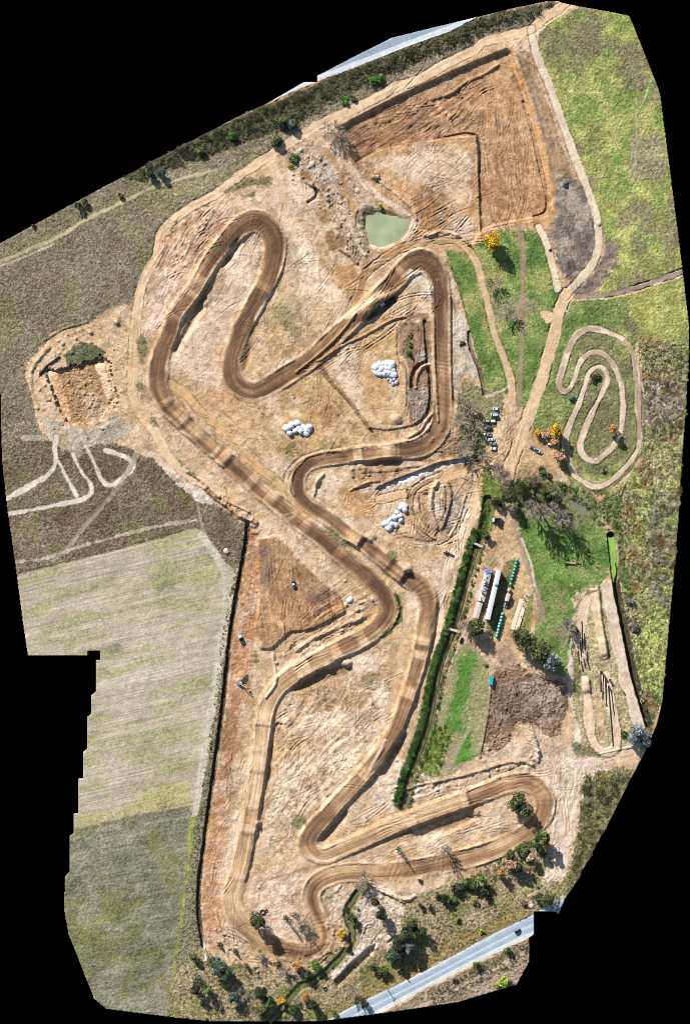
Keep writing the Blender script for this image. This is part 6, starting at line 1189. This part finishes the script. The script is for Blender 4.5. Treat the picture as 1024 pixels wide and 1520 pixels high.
# sheets, boards and tarpaulins lying on and beside the rough patched shed
rc = random.Random(5)
CL = [('blue tarpaulin', (110,150,200)), ('grey sheet', (170,172,178)), ('white sheet', (228,230,234)), ('dark board', (70,66,66)), ('rusty sheet', (150,118,100))]
def sheet(x, y, L, w, rz, col, label, zoff):
    o = MB(); k = 6
    for i in range(k):
        for j in range(k): o.v.append((-L/2+L*i/(k-1), -w/2+w*j/(k-1), zoff+rc.uniform(-.06, .12)))
    for i in range(k-1):
        for j in range(k-1): o.f.append((i*k+j, (i+1)*k+j, (i+1)*k+j+1, i*k+j+1))
    ob = o.obj('roof_sheet', M('sheet'+str(col), col, .6, amt=.1), None); me = ob.modifiers.new('thickness', 'SOLIDIFY'); me.thickness = .05
    ob.location = P3(x, y); ob.rotation_euler = (0, 0, rz); return tag(ob, label, 'sheet', 'loose sheets and boards on the patched shed')
zr = 4.2
for i in range(26):
    t = rc.random(); c = along((724.5,849), (714,890), t); k = rc.choice(CL[1:])
    sheet(c[0]+rc.uniform(-3, 3), c[1], rc.uniform(1, 2.2), rc.uniform(.6, 1.3), rc.uniform(0, 3), k[1], k[0]+' lying loose on the rough patched shed roof', zr+rc.uniform(0, .2))
sheet(723, 848, 3.4, 2.6, .4, (96,142,204), 'bright blue tarpaulin at the north end of the patched shed', zr+.35)
sheet(719.5, 845, 1.8, 1.4, 1.1, (64,92,150), 'dark blue tarpaulin at the north west corner of the patched shed', zr-.6)
sheet(706.5, 917, 1.8, 1.8, .2, (60,84,120), 'dark blue tarpaulin south of the low pinkish shed', 2.9)
# green tanks
GT = M('green_tank_plastic', (64,176,140), .35, amt=.08, spec=.4); GT2 = M('pale_green_tank_plastic', (110,198,176), .35, amt=.08, spec=.4); LID = M('tank_lid', (150,214,196), .4)
def tank(x, y, mat_, label, group, rr=1.05, h=2.7, z=None):
    r = thing('water_tank', label, 'tank', P3(x, y, z), 0, group); prof = [(rr*.97,-.3)]
    for i in range(6): zz = h*.8*i/6; prof += [(rr, zz), (rr, zz+.28), (rr*.96, zz+.34)]
    prof += [(rr, h*.8), (rr*.9, h*.9), (rr*.55, h*.97), (rr*.3, h)]
    MB().lathe(prof, 20).obj('body', mat_, r, True); MB().lathe([(rr*.32, h-.02), (rr*.32, h+.12), (rr*.26, h+.16)], 14).obj('lid', LID, r)
    MB().tube((rr*.98, 0, .3), (rr+.25, 0, .3), .07).obj('outlet', STEEL, r); return r
t1 = tank(766, 831.5, GT, 'green tank at the north end of the northern row', 'green tanks in the northern row')
N1 = [(765.2,836),(764.2,841),(763,845.8),(761.5,850.8),(760.3,855.2),(758.7,860),(757.2,866.8)]
for (x, y), l in zip(N1, ('second','third','fourth','fifth','sixth','seventh','last')):
    dup(t1, P3(x, y), .3, 'green tank, %s from the north in the northern row' % l if l != 'last' else 'green tank at the south end of the northern row, by the tiny hut')
t2 = tank(745.3, 911.3, GT2, 'pale green tank at the north end of the southern row', 'pale green tanks in the southern row')
for (x, y), l in zip([(743.9,916.2),(742.7,921),(741.2,925.8),(740,930),(738.9,935),(737.8,939.4),(736.7,943.8)], ('second','third','fourth','fifth','sixth','seventh','last')):
    dup(t2, P3(x, y), .3, 'pale green tank, %s from the north in the southern row' % l if l != 'last' else 'pale green tank at the south end of the southern row')
tank(735, 868, GT, 'single green tank standing against the white roofed shed', None, 1.1, 7.4)
# dark plant between the tank rows
r = thing('pump_unit', 'dark blue pump unit with white pipes between the two tank rows', 'pump unit', P3(751.3, 898), rot_px((751.3,898),(749,905)))
MB().box(-2.0, 2.0, -1.1, 1.1, 0, .5).obj('skid', STEEL, r); MB().box(-1.6, .2, -.9, .9, .5, 2.4, .15).obj('housing', M('pump_navy', (30,42,74), .5), r); MB().box(.4, 1.7, -.7, .2, .5, 1.6, .12).obj('motor', M('pump_blue', (70,110,160), .5), r)
MB().pipe([(.9,.5,.6), (.9,.5,1.9), (1.7,.5,1.9)], .16).obj('pipe', WHITE, r); MB().pipe([(-1.7,-1.0,2.0), (1.8,-1.0,2.0)], .12).obj('pipe', WHITE, r)
# concrete slab with a row of small stands
r = thing('concrete_slab', 'long cream concrete slab with a dark centre joint beside the sheds', 'slab', P3(772, 906), rot_px((781,877),(763,936)))
Ls = math.dist((781,877),(763,936))*S; CREAM = M('cream_concrete', (232,216,188), .85, amt=.07, sc=.5)
MB().box(-Ls/2, Ls/2, .18, 2.7, -.4, .28, .05).obj('slab_panel', CREAM, r); MB().box(-Ls/2, Ls/2, -2.7, -.18, -.4, .28, .05).obj('slab_panel', CREAM, r); MB().box(-Ls/2, Ls/2, -.17, .17, -.4, .12).obj('centre_joint', M('joint', (110,96,80), .9), r)
st0 = None
for i, (x, y) in enumerate(((781,883.5),(779,891),(776.3,900),(773,915.5),(768.7,931))):
    if st0 is None:
        st0 = thing('stand', 'small dark stand on the slab joint, northernmost of five', 'stand', P3(x, y, hz(772,906)+.2), .3, 'small dark stands along the slab')
        MB().lathe([(.45,0),(.45,.12),(.12,.16),(.12,1.0)], 10).obj('post', STEEL, st0); MB().box(-.4, .4, -.25, .25, 1.0, 1.35, .05).obj('head', BLACK, st0)
    else: dup(st0, P3(x, y, hz(772,906)+.2), .3+i, ('second','third','fourth')[i-1]+' small dark stand from the north on the slab' if i < 4 else 'small dark stand on the slab joint, southernmost of five')
# turquoise container, small crate
r = thing('skip_container', 'bright turquoise skip container beside the ploughed brown plot', 'container', P3(728.7, 1010), rot_px((730,1003),(728,1017)))
AQ = M('turquoise_paint', (36,164,190), .5, amt=.06)
MB().box(-3, 3, -1.1, 1.1, .1, 2.2, .08).obj('body', AQ, r)
for i in range(9): MB().box(-2.8+.7*i-.05, -2.8+.7*i+.05, -1.14, 1.14, 2.2, 2.26).obj('roof_rib', M('turquoise_rib', (60,186,208), .5), r)
MB().box(3.0, 3.05, -.95, .95, .3, 2.0).obj('door', M('turquoise_door', (30,140,164), .5), r)
r = thing('tool_trailer', 'small grey tool cart north west of the turquoise container', 'cart', P3(721.5, 988), .4); MB().box(-1.2, 1.2, -.7, .7, .4, .9, .06).obj('tray', STEEL, r); MB().tube((1.2,0,.5), (2.1,0,.4), .05).obj('drawbar', STEEL, r); wheels(r, [(0,-.75),(0,.75)], .3)
for nm, p, a, lab in (('timber_stack', (846,836), .12, 'long pale timber log lying on the green lawn'), ('timber_stack', (858,836), .3, 'short dark timber stack on the lawn east of the long log')):
    r = thing(nm, lab, 'timber', P3(*p), -a); Lg = 3.6 if p[0] < 850 else 1.6
    for i, (yy, zz) in enumerate(((-.35,.3),(.35,.3),(0,.85))): MB().tube((-Lg,yy,zz), (Lg,yy,zz), .33, .28, 9).obj('log', BARK if p[0] > 850 else M('pale_log', (190,160,130), .85), r)

# ------------------------------------------------------------------ footbridges, poles, dark streaks
def bridge(a, b, w, label):
    c = along(a, b, .5); L = math.dist(a, b)*S; r = thing('footbridge', label, 'footbridge', P3(c[0], c[1], max(hz(*a), hz(*b))+.25), rot_px(a, b)); D = M('bridge_deck', (216,206,192), .8)
    MB().box(-L/2, L/2, -w/2, w/2, -.25, 0, .03).obj('deck', D, r)
    for sy in (-1, 1):
        rail = MB().box(-L/2, L/2, sy*w/2-.05, sy*w/2+.05, .9, 1.0).obj('railing', D, r)
        for i in range(4): MB().box(-L/2+L*i/3-.05 if i else -L/2, (-L/2+L*i/3+.05) if i < 3 else L/2, sy*w/2-.05, sy*w/2+.05, 0, .9).obj('post', D, rail)
    return r
bridge((699,804.5), (716,811.5), 1.3, 'northern pale footbridge over the canal'); bridge((665,933), (683,938), 1.5, 'southern pale footbridge over the canal by the sheds')
def pole(x, y, h, label, rz=0.3):
    r = thing('utility_pole', label, 'pole', P3(x, y), rz); MB().tube((0,0,-.5), (0,0,h), .32, .18, 8).obj('shaft', BARK, r)
    c = MB().box(-1.6, 1.6, -.1, .1, h-1.0, h-.75).obj('crossarm', BARK, r)
    for xx in (-1.4, 0, 1.4): MB().lathe([(.07,0),(.12,.1),(.06,.28)], 8, (xx,0,h-.75)).obj('insulator', LAMP, c)
pole(701, 645, 15, 'tall wooden pole on the rough ground west of the parked cars'); pole(461, 1390, 15, 'tall wooden pole inside the bend of the southern loop')
pole(576, 1470, 6, 'wooden pole on the north verge of the asphalt road', 1.0); pole(601, 1438, 5, 'short wooden pole below the dark roadside thicket', 1.0)
TUBE_MAT = M('dark_streak', (52,54,62), .5); 
def ground_streak(a, b, rad, label, group, z=0.0):  # added tubes stand in for the long dark streaks on the ground
    c = along(a, b, .5); L = math.dist(a, b)*S; r = thing('streak_tube', label, 'pipe', P3(c[0], c[1], max(hz(*c), (hz(*a)+hz(*b))/2)+rad*.75+z+.1), rot_px(a, b), group); rad *= .72
    MB().tube((-L/2,0,0), (L/2,0,0), rad, n=10).obj('tube_body', TUBE_MAT, r)
    for sx in (-1, 1): MB().tube((sx*L/2-.15,0,0), (sx*L/2+.15,0,0), rad*1.25, n=10).obj('tube_end', STEEL, r)
g = 'dark streaks on the western kart straight'
for a, b, rad, l in (((862.7,922),(864,968),.38,'longest dark streak of the northern bundle on the pale straight'),((866.5,940),(867.5,965),.42,'dark streak just east of the longest one in the northern bundle'),((857.5,966),(858.5,984),.40,'westernmost dark streak of the northern bundle'),((860.5,955),(862,974),.42,'dark streak close against the westernmost one of the northern bundle'),((870.5,967),(871,982),.52,'thick dark streak at the east side of the northern bundle'),
   ((862,982),(864.5,996),.45,'short dark streak, lower left of the northern bundle'),((865.5,978),(868,990),.45,'short dark streak, lower middle of the northern bundle'),((870,979),(875,993),.45,'slanting dark streak, lower right of the northern bundle')):
    ground_streak(a, b, rad, l, g)
g = 'dark streaks on the southern kart loop'
for a, b, rad, l in (((891,997),(891,1025),.50,'westernmost dark streak of the southern bundle'),((894.5,1001),(893.5,1038),.36,'second dark streak from the west in the southern bundle'),((897.5,1006),(899.5,1047),.55,'thick dark streak in the middle of the southern bundle'),((902,1018),(909,1106),.50,'very long dark streak running down the southern loop'),((906,1024),(910.5,1060),.34,'easternmost slanting dark streak of the southern bundle')):
    ground_streak(a, b, rad, l, g)
for (x, y), l in (((891.5,996.5),'dark post at the west end of the southern streak bundle'),((894.7,1001),'second dark post from the west at the streak bundle'),((897.6,1006),'dark post above the thick middle streak'),((904,1009),'dark post at the east end of the southern streak bundle'),((902.3,1019),'dark post at the head of the very long streak')):
    r = thing('gate_post', l, 'post', P3(x, y), 0, 'dark posts by the southern streaks'); MB().box(-.45, .45, -.45, .45, 0, 2.6, .08).obj('shaft', BLACK, r); MB().box(-.6, .6, -.6, .6, 2.6, 2.75).obj('cap', STEEL, r)
r = thing('banner_flag', 'small dark leaning banner at the edge of the eastern straight', 'banner', P3(921, 1024), .3); MB().tube((0,0,0), (.3,0,4.5), .06).obj('staff', STEEL, r); MB().add([(.05,.03,1.2),(.3,.03,4.4),(1.3,.03,3.6),(1.0,.03,1.0),(.05,-.03,1.2),(.3,-.03,4.4),(1.3,-.03,3.6),(1.0,-.03,1.0)], [(0,1,2,3),(7,6,5,4),(0,4,5,1),(1,5,6,2),(2,6,7,3),(3,7,4,0)]).obj('cloth', BLACK, r)

# ------------------------------------------------------------------ bales, heaps, tyres, rocks
BALE = M('white_wrap', (222,226,234), .5, amt=.16, sc=1.6); BALEG = M('grey_wrap', (176,180,190), .5, amt=.2, sc=2)
def lump(mb, r, h, seed, n=14):
    R = np.random.RandomState(seed); rings = []; K = 7; ph = R.uniform(0, 6.28, 4)
    for k in range(K):
        t = k/(K-1); rr = r*math.sqrt(max(0.02, 1-(1.9*max(0, t-.35)*.8)**2)) if t < 1 else r*.2
        rings.append([(rr*(1+.12*math.sin(2*a+ph[0])+.08*math.sin(3*a+ph[1])+.10*R.normal())*math.cos(a), rr*(1+.12*math.sin(2*a+ph[2])+.10*R.normal())*math.sin(a), h*t+.09*R.normal()) for a in np.arange(n)*2*math.pi/n])
    return mb.rings(rings)
def bale(x, y, rpx, label, group, z=0, mat_=None, h=1.5, name='wrapped_bale', cat='bale'):
    o = lump(MB(), rpx*S*random.Random(x*7+y).uniform(.8, 1.35), h*rpx/2.6*random.Random(x+y*3).uniform(.7, 1.1), int(x*13+y*7)).obj(name, mat_ or BALE, None, True); p = P3(x, y); o.location = (p[0], p[1], p[2]-.12+z); return tag(o, label, cat, group)
bc = [(425,635.5),(432.5,632),(430,643),(438,639.5),(441,628.5),(446,640),(449.5,634),(456,637),(453.5,642),(443.5,635),(459,633.5)]
bl = ('western end of the pile on the tan flat','upper left of the pile on the tan flat','lowest left of the pile on the tan flat','left middle of the pile on the tan flat','topmost of the pile on the tan flat','bottom middle of the pile on the tan flat','centre right of the pile on the tan flat','right side of the pile on the tan flat','lower right of the pile on the tan flat','very centre of the pile on the tan flat','eastern end of the pile on the tan flat')
for (x, y), l in zip(bc, bl): bale(x, y, 5.0 if x > 428 else 4.4, 'white wrapped bale at the '+l if 'topmost' not in l and 'lowest' not in l else 'white wrapped bale, '+l, 'white wrapped bales on the tan flat')
bc = [(594,754),(600.5,757),(589,761),(593,766),(595,772),(578,772),(572,777),(581,778),(587,779),(577,783),(585,768),(599,751)]
bl = ('upper left end of the pile by the white trench','upper right end of the pile by the white trench','neck of the pile by the white trench','just below the neck of the pile by the white trench','right elbow of the pile by the white trench','left shoulder of the pile by the white trench','western tip of the pile by the white trench','lower middle of the pile by the white trench','lower right corner of the pile by the white trench','southern tip of the pile by the white trench','centre of the pile by the white trench','northern tip of the pile by the white trench')
for (x, y), l in zip(bc, bl): bale(x, y, 4.2, 'white wrapped bale at the '+l, 'white wrapped bales by the white trench')
bale(519, 890.5, 4.2, 'single white wrapped bale at the corner of the brown triangle', None)
hc = [(558,545),(563,541),(569,540),(575,540),(581,541),(560,551),(566,548),(572,547),(578,546),(583,549),(564,555),(570,554),(576,553),(583,556)]
hn = ('far left','upper left','top, left of centre','top centre','top right corner','left, lower side','left of centre','centre','right of centre','right edge','bottom left','bottom, left of centre','bottom, right of centre','bottom right corner')
for (x, y), l in zip(hc, hn): bale(x, y, 5.0, 'heap of white lime at the '+l+' of the big white dump', 'white lime heaps on the plateau', h=1.3, name='lime_heap', cat='heap')
for (x, y), l in zip([(576,563),(580,566),(585,563),(588,568),(583,570)], ('left','middle','upper right','right','bottom')): bale(x, y, 2.6, 'grey rubble lump, %s one of the cluster below the white dump' % l, 'grey rubble below the white dump', mat_=BALEG, name='rubble_lump', cat='rubble')
r = thing('portable_cabin', 'small white cabin in the deep shaded hollow beside the track', 'cabin', P3(567.5, 452, hz(567,452)+2.0), rot_px((563,455),(572,449))); MB().box(-1.5, 1.5, -.9, .9, -2, 1.2, .08).obj('body', WHITE, r); MB().box(-1.6, 1.6, -1.0, 1.0, 1.2, 1.35, .03).obj('roof', WHITE, r); MB().box(-.4, .4, -.95, -.9, -1.9, .6).obj('door', STEEL, r)
def tyre(x, y, rr, label, group, z=0):
    r = rr*S; mb = MB(); R = []
    for a in np.arange(8)*math.pi/4: R.append([((r*.78+r*.24*math.cos(a))*math.cos(t), (r*.78+r*.24*math.cos(a))*math.sin(t), .3+r*.24*math.sin(a)) for t in np.arange(16)*math.pi/8])
    mb.rings(R+[R[0]], False); o = mb.obj('tyre', TYRE, None, True); o.location = P3(x, y); o.location.z += z; return tag(o, label, 'tyre', group)
for (x, y), l in zip([(660,821),(663,823),(666,822),(669,824),(672,825),(662.5,820)], ('first','second','third','fourth','last','topmost')): tyre(x, y, 2.0, 'black tyre, %s from the west in the group on the pale sand' % l if l != 'topmost' else 'black tyre lying at the top of the group on the pale sand', 'black tyres on the pale sand', .3 if l == 'topmost' else 0)
tyre(390, 1354, 4.2, 'large dark hose ring on the sand of the southern loop', None); tyre(395.5, 1352, 2.4, 'small dark hose ring touching the large one', None)
tyre(483, 1468, 3.2, 'pale concrete ring beside the lower stream', None)
rc = random.Random(9)
ROCK = M('pale_rock', (206,190,176), .9, amt=.2, sc=1.2)
rl = [(435,259,2.2,'white boulder at the north west of the mounded soil'),(434,266,1.8,'smaller white boulder below the white boulder at the mounded soil'),(560,262,2.4,'dark shaded boulder on the spoil mound north of the pond'),(336,818,4,'flat pale rock in the scrub north east of the stubble field'),(591,1128,3.0,'pale boulder on the crest beside the diagonal straight'),(173,478,2.6,'grey boulder on the track north east of the left pit'),(581,470,2.4,'boulder on the lip of the shaded hollow'),(512,862,1.8,'rock on the ledge above the long straight'),(553,889,3.2,'round pale rock inside the big bend'),(519,937,2.2,'flat grey rock on the trackside below the big bend'),(384,1317,2.0,'white rock at the inner edge of the western straight'),(888,332,2.4,'pale boulder on the meadow edge by the eastern road'),(840,462,2.4,'pale boulder south of the road fork'),(788,1345,3.0,'white stone at the east of the roadside ring')]
for x, y, rr, l in rl: bale(x, y, rr, l, None, 0, ROCK, 1.2, 'boulder', 'boulder')
